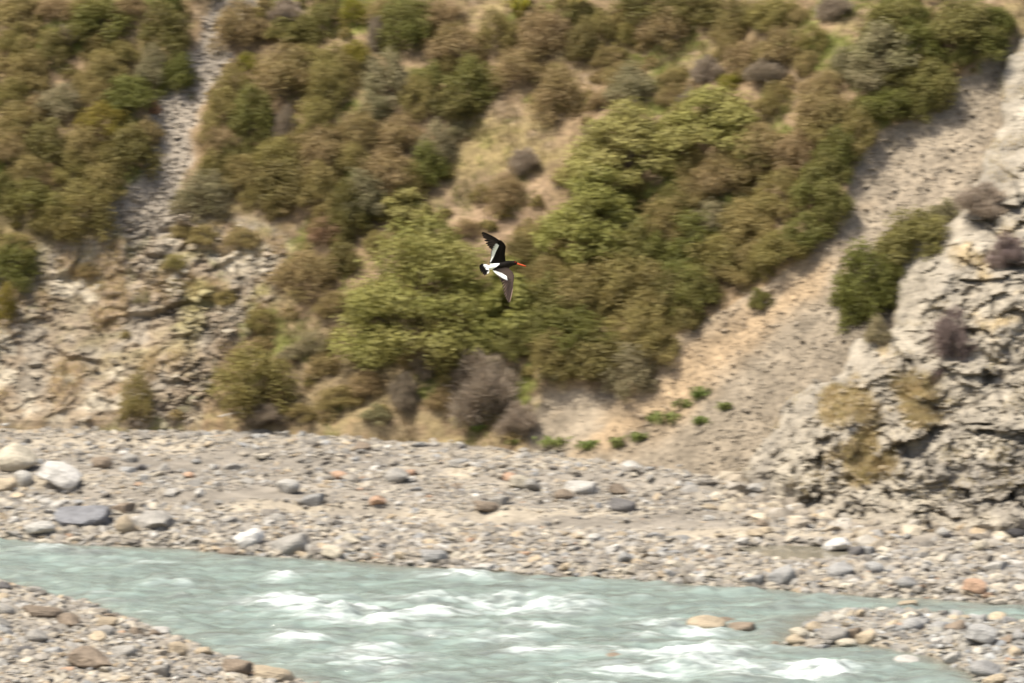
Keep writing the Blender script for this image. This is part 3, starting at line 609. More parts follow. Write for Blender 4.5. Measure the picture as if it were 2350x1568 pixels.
def crown_mesh(r, L, n, ln, wd, out=0.8, twig=False, mat=None):
    wgt = L[:, 3] ** 2; li = r.choice(len(L), n, p=wgt / wgt.sum()); Lc = L[li]
    d = r.normal(size=(n, 3)); d[:, 2] += 0.25; d /= np.linalg.norm(d, axis=1)[:, None]
    rr = np.where(r.uniform(size=n) < .72, r.uniform(.82, 1.12, n), r.uniform(.3, .85, n))
    if not twig: rr = np.where(r.uniform(size=n) < .10, r.uniform(1.1, 1.5, n), rr)
    rr *= 1 + 0.42 * vnoise(d * 2.6 + Lc[:, :3] * 9, 3) + 0.22 * vnoise(d * 6 + Lc[:, :3] * 9, 4)
    c = Lc[:, :3] + d * rr[:, None] * Lc[:, [3, 3, 4]]
    nr = d * out + r.normal(size=(n, 3)) * .55 + np.array([0, 0, .25]); nr /= np.linalg.norm(nr, axis=1)[:, None]
    if twig:
        tg = d + np.array([0, 0, .5]) + r.normal(size=(n, 3)) * .5
    else:
        tg = np.cross(nr, r.normal(size=(n, 3)))
    tg /= np.linalg.norm(tg, axis=1)[:, None] + 1e-9
    bt = np.cross(nr, tg); bt /= np.linalg.norm(bt, axis=1)[:, None] + 1e-9
    l = ln * r.uniform(.6, 1.4, n)[:, None]; ww = wd * r.uniform(.7, 1.3, n)[:, None]
    V = np.stack([c - tg * l * .5, c + bt * ww * .5 + nr * ww * .15, c + tg * l * .5, c - bt * ww * .5 + nr * ww * .15], 1).reshape(-1, 3)
    F = np.arange(4 * n).reshape(n, 4)
    vv = np.repeat(r.uniform(0, 1, n) * .7 + .3 * r.uniform(0, 1, len(L))[li], 4)
    return mk_mesh('crown', V, F, {'v': vv}, False, (mat,))
def tube(pts, rads, n=5):
    V = []; F = []; pts = [Vector(p) for p in pts]
    for i, p in enumerate(pts):
        t_ = (pts[min(i + 1, len(pts) - 1)] - pts[max(i - 1, 0)]).normalized(); a = t_.orthogonal().normalized(); b_ = t_.cross(a)
        for k in range(n):
            an = 2 * math.pi * k / n; V.append(p + (a * math.cos(an) + b_ * math.sin(an)) * rads[i])
    for i in range(len(pts) - 1):
        for k in range(n):
            F.append((i * n + k, i * n + (k + 1) % n, (i + 1) * n + (k + 1) % n, (i + 1) * n + k))
    return V, F
def stem_mesh(r, L, mat):
    V = []; F = []
    tops = L[r.choice(len(L), min(7, len(L)), replace=False)]
    for (x, y, z, s, _) in tops:
        k = len(V); q = r.uniform(-.03, .03, 2)
        v, f = tube([(q[0], q[1], -.15), (q[0] + x * .35, q[1] + y * .35, z * .45), (x * .8, y * .8, z * .8), (x, y, z + s * .4)], [.024, .018, .011, .004])
        V += v; F += [tuple(i + k for i in ff) for ff in f]
    return mk_mesh('stem', [tuple(v) for v in V], F, None, True, (mat,))
PROTO = {}
CFG = {'ol': (7000, .040, .020), 'br': (7400, .038, .018), 'gr': (7000, .042, .024), 'dk': (7000, .042, .022), 'gg': (7000, .038, .022), 'bl': (5200, .055, .030), 'yg': (4200, .045, .024), 'rd': (3500, .05, .022), 'gy': (9000, .12, .009), 'pu': (8000, .14, .008), 'we': (900, .22, .07)}
for k, (n, ln, wd) in CFG.items():
    PROTO[k] = []
    for i in range(4 if k in ('ol', 'br', 'gr', 'dk', 'gg') else 2):
        r = np.random.default_rng(hash(k) % 1000 if False else sum(map(ord, k)) * 7 + i); L = lobes_for(r, k)
        PROTO[k].append((crown_mesh(r, L, n, ln, wd, .8, k in ('gy', 'pu'), LM[k]), stem_mesh(r, L, M_wood)))
TYPE = {'ol': 'olive brown', 'br': 'dry brown', 'gr': 'green', 'dk': 'dark brown green', 'gg': 'grey green', 'bl': 'bright green', 'gy': 'grey twiggy', 'pu': 'purple grey twiggy', 'yg': 'yellow green', 'rd': 'rust red'}
MARKS = [(470, 110, 'upper stony gully'), (380, 240, 'rust red shrub by the gully'), (370, 380, 'lower stony gully'), (380, 70, 'big dark gully shrub'), (1190, 20, 'green flax'), (1320, 10, 'drooping flax'), (1275, 220, 'round dry brown shrub'), (1120, 350, 'dry grassy clearing'),
 (1635, 280, 'wide pale green tree'), (1440, 350, 'downslope pale green tree'), (985, 660, 'largest bright green tree'), (925, 475, 'small bright green tree'), (1365, 500, 'mid sized bright green tree'), (1165, 710, 'low bright green tree'), (1108, 890, 'grey dome shrub'), (580, 870, 'broad olive shrub'), (316, 910, 'narrow olive shrub'),
 (1745, 680, 'lone scree shrub'), (1990, 660, 'tall shrub at the outcrop'), (2182, 770, 'purple outcrop shrub'), (2230, 200, 'head of the wide scree'), (1960, 420, 'upper scree edge'), (1490, 860, 'foot of the scree'), (100, 620, 'crumbling bluff'), (700, 600, 'pale bluff top')]
used_labels = {}
ORD = ['', 'second ', 'third ', 'fourth ', 'fifth ', 'sixth ', 'seventh ', 'eighth ', 'ninth ', 'tenth ']
pending = []
def relabel():
    """each shrub is told by its look and by the landmark it grows next to"""
    buckets = {}
    for e, u, v, s_, k in pending:
        ds = [math.hypot(u - a, v - b) for a, b, _ in MARKS]; j = int(np.argmin(ds)); a, b, nm = MARKS[j]
        rel = 'beside' if abs(u - a) > abs(v - b) else ('upslope of' if v < b else 'downslope of')
        buckets.setdefault((s_, k, rel, nm), []).append((ds[j], e))
    for (s_, k, rel, nm), it in buckets.items():
        for i, (_, e) in enumerate(sorted(it, key=lambda q: q[0])):
            e['label'] = f'{s_} {TYPE[k]} shrub {rel} the {nm}' if i == 0 else f'{ORD[i]}closest {s_} {TYPE[k]} shrub {rel} the {nm}'
            e['group'] = f'{TYPE[k]} shrubs on the hillside'
def shrub(u, v, w_, h_, k, label=None, cat='shrub', name='shrub', proto=None, sunk=.2):
    q = hill_at(u, v - sunk * h_); d = np.linalg.norm(q - CAM) * K
    W, H = w_ * d * 1.12, h_ * d * 1.08
    e = add(name, None, None, q - np.array([0, 0, .04]))
    e.empty_display_size = .2
    e['category'] = cat
    if label: e['label'] = label
    else:
        pending.append((e, u, v - .4 * h_, 'small' if w_ < 75 else ('large' if w_ > 125 else 'mid sized'), k))
    e.rotation_euler = (rng.normal(0, .06), rng.normal(0, .06), rng.uniform(0, 6.28))
    e.scale = (W, W, H)
    cm, sm = proto or PROTO[k][rng.integers(len(PROTO[k]))]
    c = add('crown', cm, e); c.location = (0, 0, -.16)
    s_ = add('stem', sm, e); s_.location = (0, 0, -.08); s_.scale = (.9, .9, .62)
    return e
SH = """45,62,125,80,ol;128,42,95,55,br;235,100,150,105,gr;30,132,80,75,ol;125,152,85,90,dk;160,106,48,55,gy;65,218,100,100,ol;240,202,110,88,ol;
345,202,75,70,gg;405,226,85,98,gr;300,252,125,75,gr;140,272,115,85,gg;50,322,115,85,ol;240,312,115,80,yg;110,372,115,98,dk;190,384,105,104,ol;
300,412,135,135,dk;25,392,95,92,br;160,432,105,85,ol;235,462,105,85,ol;110,432,65,60,br;70,502,145,95,gr;185,545,145,125,ol;120,548,95,85,ol;5,492,60,105,dk;
30,655,105,115,gr;5,755,60,115,yg;35,575,95,45,ol;540,132,105,140,br;660,62,85,65,gy;670,95,125,55,gr;740,102,95,105,gr;570,172,55,58,yg;650,242,155,145,br;750,252,105,115,ol;
518,292,95,95,ol;580,338,110,138,gr;655,326,58,84,gy;725,322,105,105,ol;506,378,85,92,br;640,402,125,85,ol;740,392,115,104,br;550,442,95,95,ol;462,502,120,104,gg;650,474,135,115,dk;735,484,105,114,ol;755,534,85,85,ol;800,556,95,145,dk;
810,62,75,74,yg;815,166,85,74,yg;870,132,54,94,gy;925,132,115,134,gr;1010,62,115,65,br;960,62,95,65,gr;1050,152,145,95,br;1130,122,85,104,ol;890,244,115,124,gg;985,212,95,74,gr;960,272,95,104,ol;1080,254,135,134,gr;1040,274,115,84,dk;1195,202,130,98,br;1250,132,125,124,br;1340,152,75,114,dk;
860,292,80,84,gg;815,352,95,114,br;920,352,115,94,br;1000,374,95,104,gg;810,402,85,74,ol;885,442,135,104,br;990,434,95,104,gr;830,494,115,104,gg;955,444,80,74,ol;1210,402,74,64,gy;1160,492,90,104,br;1455,242,115,94,gg;1530,122,125,115,br;1490,52,155,95,dk;1335,62,105,65,dk;
1600,62,135,85,dk;1690,62,105,65,dk;1790,62,125,74,ol;1680,92,85,65,br;1800,152,110,98,br;1710,172,105,84,br;1760,202,95,74,gy;1620,192,75,64,gy;1670,206,54,44,yg;1920,42,85,55,gy;2060,92,145,104,gr;2200,102,155,115,gr;2030,162,165,115,gg;2110,132,115,94,gr;2255,122,115,84,gr;2000,212,135,94,gg;2070,202,125,64,dk;2140,242,115,114,gr;2040,272,135,74,gr;2110,266,95,84,gr;
1890,292,135,104,br;1900,332,125,94,ol;1960,352,95,104,ol;1990,332,34,54,yg;1780,262,95,74,ol;1750,372,155,94,br;1700,422,125,104,br;1830,402,125,114,br;1920,402,105,104,gr;1900,442,105,94,gr;1595,422,95,84,ol;1660,462,135,114,br;1790,502,125,114,ol;1870,492,115,124,gr;1910,522,95,104,gr;1600,482,115,94,br;1720,542,145,94,ol;1640,542,125,84,gg;
1320,642,145,115,ol;1340,722,145,124,ol;1440,622,155,124,gr;1510,642,125,114,gr;1430,702,165,124,ol;1500,722,145,114,ol;1270,742,145,124,gr;1320,812,155,114,gr;1270,852,115,94,ol;1360,866,145,94,dk;1470,802,145,114,ol;1500,832,115,94,ol;1450,906,115,114,gg;1540,742,105,114,dk;1560,692,115,114,gr;1600,722,115,104,gr;1650,652,145,114,ol;1700,652,115,84,ol;1610,592,145,114,gr;1800,602,135,84,ol;1850,562,115,84,gr;1730,582,145,104,ol;1530,560,125,104,ol;1440,560,125,80,gg;1560,490,100,80,gr;
880,832,125,94,gr;1040,842,155,104,dk;1180,832,105,84,gr;1240,800,100,90,gr;1200,640,110,100,dk;1240,590,110,90,br;1260,680,110,90,ol;600,757,74,48,ol;290,777,28,24,ol;700,692,155,124,br;745,562,95,64,rd;620,972,95,52,gy;980,862,70,60,gy;790,640,80,90,dk;820,735,70,60,gr;
2250,505,125,84,gy;2165,525,95,70,gg;2065,610,115,85,gr;2045,690,95,105,gr;1950,705,85,85,gr;2015,800,64,74,gg;2090,560,100,60,ol;765,725,95,62,br;720,805,85,52,gg;845,905,95,62,br;780,935,105,50,ol;690,962,85,42,br;1015,940,74,54,br;865,965,74,42,gg;745,850,70,45,br;660,830,60,40,gg;520,700,60,40,ol;400,620,55,38,ol;200,640,60,40,br;330,700,50,34,gg;470,560,70,45,ol;560,570,80,50,br;420,545,60,40,br;1420,200,80,60,br;1370,330,70,50,gg;1300,420,60,40,br;1110,460,60,40,ol;1070,540,70,45,br;1870,120,80,60,ol;1900,210,70,55,br;1830,60,70,50,br;2310,608,80,64,pu;2150,960,54,104,pu;2110,592,155,115,gr;1955,744,64,64,gr;1650,300,90,60,dk;1380,250,70,50,br;1400,160,75,60,br;1440,110,70,60,ol;1860,230,75,60,br;1850,170,70,60,br;1580,250,60,50,gy;760,180,95,80,ol;880,60,95,70,ol;700,160,85,60,ol;590,90,70,55,br;486,335,60,60,ol;520,380,80,70,dk;600,480,90,80,ol;500,450,75,65,gg;30,250,90,70,ol;330,330,75,65,br;60,430,85,75,ol;280,150,85,60,ol;200,40,95,60,ol;300,40,85,60,br;380,30,75,55,gr"""
placed = []
for it in SH.replace('\n', '').split(';'):
    a = it.split(','); u, v, w_, h_ = map(float, a[:4]); placed.append((u, v, w_, h_, a[4])); shrub(u, v, w_ * 1.08, h_ * 1.04, a[4])
# smaller growth that closes the cover between them
pl = np.array([(p[0], p[1] - .45 * p[3]) for p in placed])
NOGROW = [CLEAR, [(1010, 410), (1250, 380), (1300, 560), (1080, 580), (1000, 500)], [(1390, 60), (1460, 60), (1500, 200), (1380, 260), (1330, 200)], [(1840, 0), (1960, 60), (1900, 260), (1800, 260)], [(1120, 240), (1240, 260), (1250, 330), (1100, 330)]]
got = 0; tries = 0
while got < 75 and tries < 6000:
    tries += 1; u, v = rng.uniform(0, 2300), rng.uniform(20, 860)
    a_ = [np.array([q]) for q in (u, v)]
    if max(sdf(*a_, q)[0] for q in (GULLY, ROCKFACE, SCREE, OUTCROP)) > -28: continue
    if v > 560 and u < 850: continue
    if any(sdf(*a_, q)[0] > 0 for q in NOGROW): continue
    dd = np.hypot(pl[:, 0] - u, (pl[:, 1] - v) * 1.2); j = int(np.argmin(dd))
    if dd[j] < 42: continue
    k = placed[j][4] if placed[j][4] not in ('gy', 'rd', 'pu') else 'br'
    if rng.uniform() < .3: k = str(rng.choice(['ol', 'br', 'gg', 'ol', 'yg']))
    w_ = rng.uniform(58, 96); shrub(u, v + .4 * w_, w_, w_ * rng.uniform(.75, 1.0), k); pl = np.vstack([pl, [u, v]]); placed.append((u, v, w_, w_, k)); got += 1
# shrubs one can point to
shrub(380, 130, 130, 135, 'dk', 'big dark brown shrub at the top edge of the narrow stony gully')
shrub(350, 264, 36, 36, 'rd', 'small rust red shrub leaning over the narrow stony gully')
shrub(1275, 292, 138, 148, 'br', 'round dry brown shrub standing alone beside the dry grassy clearing')
shrub(1108, 972, 172, 172, 'gy', 'large grey dome shaped twiggy shrub at the foot of the tan scree fan')
shrub(1186, 1002, 94, 84, 'gy', 'small grey twiggy shrub touching the large grey dome shrub')
shrub(928, 952, 70, 98, 'gy', 'narrow grey dead shrub on the grassy bank near the grey dome shrub')
shrub(580, 938, 200, 146, 'ol', 'broad olive shrub on the bluff just above the gravel bar')
shrub(640, 935, 54, 60, 'rd', 'rust coloured patch of shrub in front of the broad olive shrub')
shrub(316, 968, 82, 116, 'ol', 'narrow olive shrub hanging on the grey rock slab above the bar')
shrub(1745, 708, 64, 54, 'gr', 'lone small green shrub out on the tan scree')
shrub(1990, 758, 150, 200, 'gr', 'tall dense green shrub against the shaded side of the rock outcrop')
shrub(2182, 822, 96, 100, 'pu', 'round purple grey twiggy shrub perched on the rock outcrop')
relabel()
# bright broad leaved trees
def tree(u, v, w_, h_, seed, nl, n, label, ex=1.0):
    r = np.random.default_rng(seed); L = []
    for i in range(nl):
        a = 2.399 * i; f = math.sqrt((i + .5) / nl); s = r.uniform(.065, .115) * (1.5 if nl < 20 else 1.2 if nl < 45 else 1)
        L.append((.42 * f * math.cos(a), .42 * f * math.sin(a), .84 - .70 * f ** 1.5 + r.uniform(-.14, .08), s, s * .85))
    for i in range(nl // 3):
        a = r.uniform(0, 6.28); L.append((.33 * math.cos(a), .33 * math.sin(a), r.uniform(.0, .34), .10, .08))
    L = np.array(L); d = 0.0098
    lw = 0.085 / (w_ * d)
    p = (crown_mesh(r, L, n, lw, lw * .55, 1.0, False, LM['bl']), stem_mesh(r, L, M_wood))
    return shrub(u, v, w_, h_, 'bl', label, 'tree', 'broadleaf_tree', p, .25)
tree(985, 842, 410, 345, 3, 64, 30000, 'largest bright green broad leaved tree, in the middle of the slope')
tree(925, 520, 135, 90, 4, 10, 5500, 'small bright green tree just above the largest bright green tree')
tree(1365, 600, 260, 205, 5, 36, 15000, 'mid sized bright green tree between the largest tree and the pale trees')
tree(1635, 345, 270, 150, 6, 36, 15000, 'wide pale green tree high on the slope beside the thicket')
tree(1440, 425, 300, 180, 7, 40, 17000, 'pale green tree just downslope of the wide pale green tree')
tree(1720, 400, 130, 100, 9, 20, 6000, 'small pale green tree squeezed between the wide pale tree and brown scrub')
tree(1165, 800, 170, 190, 8, 24, 10000, 'low bright green tree growing out beside the largest bright green tree')
def scrub_mass(name, pts, size, n, mats, label):
    Vs, vs, base = [], [], []
    for q, w_ in zip(pts, size):
        r = rng; L = lobes_for(r, 'gy'); wgt = L[:, 3] ** 2; li = r.choice(len(L), n, p=wgt / wgt.sum()); Lc = L[li]
        d = r.normal(size=(n, 3)); d[:, 2] += .3; d /= np.linalg.norm(d, axis=1)[:, None]
        c = Lc[:, :3] + d * r.uniform(.5, 1.35, n)[:, None] * Lc[:, [3, 3, 4]]; c[:, 2] -= .22
        nr = d + r.normal(size=(n, 3)) * .6; tg = np.cross(nr, r.normal(size=(n, 3))); tg /= np.linalg.norm(tg, axis=1)[:, None]; bt = np.cross(nr, tg); bt /= np.linalg.norm(bt, axis=1)[:, None]
        c = c * np.array([w_, w_, w_ * r.uniform(.6, .9)]) + q; l = .022 * r.uniform(.7, 1.4, n)[:, None] * (1 + .6 * w_)
        Vs.append(np.stack([c - tg * l, c + bt * l * .5, c + tg * l, c - bt * l * .5], 1).reshape(-1, 3)); vs.append(np.repeat(r.uniform(0, 1, n), 4))
    V = np.concatenate(Vs); add(name, mk_mesh(name, V, np.arange(len(V)).reshape(-1, 4), {'v': np.concatenate(vs)}, False, (mats,)), label=label, cat='scrub', kind='stuff')
open_w = (1 - m_scr) * (1 - m_rock) * (1 - m_out) * (1 - m_gul) * VIEW * (T > .1)
for nm, k, cnt, sd_ in (('brown_scrub', 'br', 190, 181), ('green_scrub', 'ol', 130, 182)):
    ww = open_w * sstep(-.05, .25, fbm(P * .8, 2, sd_)); kk = rng.choice(len(P2), cnt, p=ww / ww.sum())
    scrub_mass(nm, P2[kk], rng.uniform(.25, .55, cnt), 340, LM[k], 'low %s filling the ground between the shrubs' % ('dry brown scrub' if k == 'br' else 'olive scrub'))
uo = np.concatenate([rng.uniform(-420, -30, 34), rng.uniform(-420, 2700, 120), rng.uniform(2360, 2700, 10)]); vo = np.concatenate([rng.uniform(0, 540, 34), rng.uniform(-330, -12, 120), rng.uniform(-100, 100, 10)])
scrub_mass('upper_scrub', np.array([hill_at(a, b_) for a, b_ in zip(uo, vo)]), rng.uniform(.7, 1.4, len(uo)), 480, LM['ol'], 'mass of olive brown scrub continuing up and along the hillside')
# strap leaved flax
def flax(u, v, w_, h_, label, mat):
    q = hill_at(u, v); d = np.linalg.norm(q - CAM) * K; W, H = w_ * d, h_ * d
    e = add('flax_plant', None, None, q, label, 'flax')
    for i in range(26):
        a = rng.uniform(0, 6.28); s = rng.uniform(.5, 1); h = H * rng.uniform(.7, 1.1)
        pts = [(0, 0, 0), (W * .2 * s * math.cos(a), W * .2 * s * math.sin(a), h * .6), (W * .42 * s * math.cos(a), W * .42 * s * math.sin(a), h * .85), (W * .6 * s * math.cos(a), W * .6 * s * math.sin(a), h * .62)]
        V, F = [], []; pr = Vector((-math.sin(a), math.cos(a), 0))
        for p, ww in zip(pts, (.02, .035, .028, .003)):
            V += [Vector(p) - pr * ww, Vector(p) + pr * ww]
        F = [(2 * k, 2 * k + 1, 2 * k + 3, 2 * k + 2) for k in range(3)]
        add('leaf', mk_mesh('leaf', [tuple(x) for x in V], F, {'v': np.full(8, rng.uniform())}, True, (mat,)), e)
flax(1190, 60, 120, 90, 'green strap leaved flax plant high above the dry clearing', LM['yg'])
flax(1320, 45, 130, 80, 'flax plant with drooping dry leaves beside the dark shrubs', LM['ol'])
# weeds at the foot of the fan
WEEDS = [(1280, 1022, 70, 32), (1346, 1030, 52, 28), (1420, 1026, 40, 26), (1466, 1010, 44, 24), (1530, 972, 62, 34), (1568, 936, 40, 36), (1606, 916, 36, 34), (1610, 972, 34, 30), (1664, 940, 40, 26), (1180, 1016, 30, 14), (1110, 985, 60, 16), (1500, 965, 26, 22)]
WO = 'closest,second closest,third closest,fourth closest,fifth closest,sixth closest,seventh closest,eighth closest,ninth closest,tenth closest,eleventh closest,farthest'.split(',')
WL = {(a, b): f'leafy green weed clump on the scree fan, {WO[i]} to the grey dome shrub' for i, (a, b, _, _) in enumerate(sorted(WEEDS, key=lambda q: math.hypot(q[0] - 1108, q[1] - 972)))}
for (u, v, w_, h_) in WEEDS:
    q = hill_at(u, v); d = np.linalg.norm(q - CAM) * K; W, H = w_ * d * rng.uniform(1, 1.4), h_ * d * rng.uniform(.6, .95)
    V = []; nl = int(28 + .6 * w_)
    for i in range(nl):
        a = rng.uniform(0, 6.28); o = np.array([np.clip(rng.normal(0, .24), -.5, .5) * W, np.clip(rng.normal(0, .12), -.3, .3) * W, 0]); l = W * rng.uniform(.16, .3); h = H * rng.uniform(.3, 1.0)
        dr = np.array([math.cos(a), math.sin(a), 0]); sd = np.array([-math.sin(a), math.cos(a), 0]) * rng.uniform(.02, .035)
        b0 = o + np.array([0, 0, -.05]); m_ = o + dr * l * .5 + np.array([0, 0, h]); t_ = o + dr * l + np.array([0, 0, h * .7])
        V += [b0, m_ - sd, t_, m_ + sd]
    add('weed_plant', mk_mesh('weed_plant', V, np.arange(4 * nl).reshape(nl, 4), {'v': np.repeat(rng.uniform(0, 1, nl), 4)}, False, (LM['we'],)), None, q, WL[(u, v)], 'weed', 'green weeds on the scree fan')

# ------------------------------------------------------------------ grass
def grass_field(name, n, wgt, lo, hi, wd, mat, label):
    wv_ = wgt * VIEW * (T > -.2); wv_ /= wv_.sum(); k = rng.choice(len(P2), n, p=wv_)
    p = P2[k] + rng.normal(0, .03, (n, 3)) * np.array([1, 1, .2]) - np.array([0, 0, .02])
    h = rng.uniform(lo, hi, n)[:, None]; a = rng.uniform(0, 6.28, n); ln = rng.normal(0, .45, (n, 2))
    tip = p + np.concatenate([ln * h, h], 1) + np.array([0, -.25, -.1]) * h
    sd = np.stack([np.cos(a), np.sin(a), 0 * a], -1) * wd
    V = np.stack([p - sd, p + sd, tip], 1).reshape(-1, 3)
    add(name, mk_mesh(name, V, np.arange(3 * n).reshape(n, 3), {'v': np.repeat(rng.uniform(0, 1, n), 3)}, False, (mat,)), label=label, cat='grass', kind='stuff')
open_ = (1 - m_scr) * (1 - m_rock) * (1 - m_out) * (1 - m_gul)
M_dry = leaf_mat('dry_grass', (0.27, 0.20, 0.115), (0.22, 0.185, 0.075), .25, .5)
M_green = leaf_mat('green_grass', (0.14, 0.17, 0.03), (0.19, 0.18, 0.045), .3)
M_och = leaf_mat('ochre_grass', (0.48, 0.365, 0.21), (0.42, 0.345, 0.165), .35, .45)
grass_field('dry_grass', 52000, open_ * (.12 + sstep(.0, .35, n_b + .6 * n_c)), .06, .26, .008, M_dry, 'short dry tan grass covering the open slope')
grass_field('green_grass', 26000, open_ * sstep(.1, .35, fbm(P * 1.1, 3, 95) + .3 * n_c), .05, .2, .009, M_green, 'patches of fresh green grass between the shrubs')
ochw = sum(sstep(-20, 15, sdf(UJ + 30 * n_b, VJ + 30 * n_a, q)) for q in OCH[:2]) * sstep(-.25, .2, n_b + .4 * n_c) + .15 * m_out * sstep(.1, .35, n_b)
grass_field('ochre_grass', 17000, ochw + .35 * m_rock * sstep(.1, .35, fbm(P * np.array([1.4, 1.4, .5]), 3, 97)), .06, .2, .008, M_och, 'ochre dry grass clinging to the rock outcrop and the bluff')

# ------------------------------------------------------------------ bleached driftwood
def branch(u, v, span, label):
    q = hill_at(u, v); d = np.linalg.norm(q - CAM) * K * span; V, F = [], []
    def lim(pts, r0):
        k = len(V); v_, f_ = tube(pts, [r0 * (1 - .75 * i / (len(pts) - 1)) for i in range(len(pts))]); V.extend(tuple(x) for x in v_); F.extend(tuple(i + k for i in f) for f in f_)
    lim([(-.5 * d, 0, 0), (-.2 * d, -.05, .1 * d), (.15 * d, 0, .16 * d), (.5 * d, .05, .1 * d)], .022)
    lim([(.15 * d, 0, .16 * d), (.3 * d, -.1, .3 * d), (.4 * d, -.1, .34 * d)], .012); lim([(-.2 * d, -.05, .1 * d), (-.1 * d, -.2, .02 * d), (0, -.25, 0)], .012)
    add('dead_branch', mk_mesh('dead_branch', V, F, None, True, (M_dead,)), None, q + np.array([0, -.25, .06]), label, 'branch')
branch(534, 958, 62, 'bleached dead branch lying at the foot of the bluff')
branch(1150, 905, 50, 'bleached dead branch beside the grey dome shrub')

# ------------------------------------------------------------------ the bird
BS = 0.000539                       # metres per unit of the bird's own outline (1523 units = 340 photo pixels)
def bp(x, y, d=0.0): return Vector(((x - 750) * BS, d, -(y - 850) * BS))
WHITE = [[(378, 795), (480, 782), (665, 780), (655, 805), (600, 848), (520, 895), (462, 962), (438, 966), (470, 905), (408, 884), (428, 850), (382, 842)],
         [(612, 422), (652, 458), (634, 500), (602, 560), (562, 660), (520, 735), (486, 775), (505, 720), (524, 640), (528, 570), (568, 480)],
         [(538, 905), (610, 922), (700, 952), (790, 1010), (802, 1078), (762, 1072), (700, 1032), (640, 995), (580, 952)]]
def bird_cols(co, nearwing=True):
    zx = co[:, 0] / BS + 750; zy = -co[:, 2] / BS + 850
    c = np.tile(np.array([0.007, 0.005, 0.004]), (len(co), 1))
    br_ = sstep(820, 960, zy + 0.35 * (zx - 700)); c = mixc(c, (0.044, 0.030, 0.024), br_)
    for q in WHITE:
        c = mixc(c, (0.86, 0.85, 0.83), sstep(-3, 3, sdf(zx, zy, q)))
    return c
bm = bmesh.new()
def loft(rings):
    vs = [[bm.verts.new(p) for p in r_] for r_ in rings]
    n = len(vs[0])
    for a, b_ in zip(vs, vs[1:]):
        for k in range(n): bm.faces.new((a[k], a[(k + 1) % n], b_[(k + 1) % n], b_[k]))
    bm.faces.new(vs[0][::-1]); bm.faces.new(vs[-1])
BODY = [(415, 868, 14, 10), (450, 858, 34, 22), (520, 842, 50, 44), (610, 832, 62, 64), (700, 820, 70, 76), (780, 806, 72, 78), (835, 796, 66, 66), (872, 786, 50, 50), (905, 778, 43, 44), (935, 772, 43, 42), (960, 773, 34, 32), (980, 780, 17, 16)]
loft([[bp(x, y) + Vector((0, math.cos(a) * ry * BS, math.sin(a) * rz * BS)) + Vector((0, 0.012, 0)) for a in np.linspace(0, 2 * math.pi, 20, endpoint=False)] for (x, y, rz, ry) in BODY])
def wing(st):
    rings = []
    for (lx, ly, ld, tx, ty, td, th) in st:
        A, B = bp(lx, ly, ld), bp(tx, ty, td); ring = []
        for f, s in [(0, 0), (.12, .8), (.35, 1), (.7, .55), (1, .25), (1, -.25), (.7, -.35), (.35, -.5), (.12, -.6)]:
            ring.append(A.lerp(B, f) + Vector((0, -s * th, 0)))
        rings.append(ring)
    loft(rings)
NEAR = [(800, 800, -.005, 590, 845, -.004, .012), (838, 872, -.018, 585, 880, -.012, .011), (872, 902, -.032, 612, 912, -.022, .010), (905, 938, -.050, 676, 962, -.040, .009), (928, 1000, -.074, 748, 1040, -.066, .008), (924, 1080, -.100, 785, 1095, -.090, .007), (911, 1160, -.122, 835, 1175, -.116, .006), (900, 1240, -.142, 868, 1250, -.138, .004)]
FARW = [(780, 770, .000, 520, 800, .004, .012), (772, 700, -.008, 492, 765, -.002, .011), (766, 620, -.020, 520, 660, -.012, .010), (772, 545, -.032, 545, 570, -.024, .009), (784, 482, -.042, 580, 492, -.034, .008), (758, 428, -.050, 600, 440, -.042, .007), (700, 368, -.056, 620, 415, -.050, .006), (640, 355, -.060, 610, 390, -.056, .004)]
wing(NEAR); wing(FARW)
bmesh.ops.recalc_face_normals(bm, faces=bm.faces)
tmp = bpy.data.meshes.new('tmp'); bm.to_mesh(tmp); bm.free()
to = bpy.data.objects.new('tmp', tmp); col.objects.link(to)
rm = to.modifiers.new('r', 'REMESH'); rm.mode = 'VOXEL'; rm.voxel_size = 0.0028
sm_ = to.modifiers.new('s', 'SMOOTH'); sm_.factor = .5; sm_.iterations = 2
dg = bpy.context.evaluated_depsgraph_get(); bme = bpy.data.meshes.new_from_object(to.evaluated_get(dg))
bpy.data.objects.remove(to); bpy.data.meshes.remove(tmp)
co = np.zeros(len(bme.vertices) * 3, np.float32); bme.vertices.foreach_get('co', co); co = co.reshape(-1, 3)
at = bme.attributes.new('col', 'FLOAT_COLOR', 'POINT'); at.data.foreach_set('color', np.concatenate([bird_cols(co), np.ones((len(co), 1))], 1).astype(np.float32).ravel())
bme.polygons.foreach_set('use_smooth', np.ones(len(bme.polygons), bool))
M_plume = earth_mat('plumage', None, 0.7, 120, 0.15, 0.0, obj=True, spec=0.08); bme.materials.clear(); bme.materials.append(M_plume)
br0 = ray(np.array([1157.5]), np.array([613.7]))[0]; bpos = CAM + br0 * 55.0
bird = add('flying_bird', bme, None, bpos, 'black and white wading bird with long orange bill flying with spread wings', 'bird')
bird.rotation_euler = (-PITCH, 0, 0)
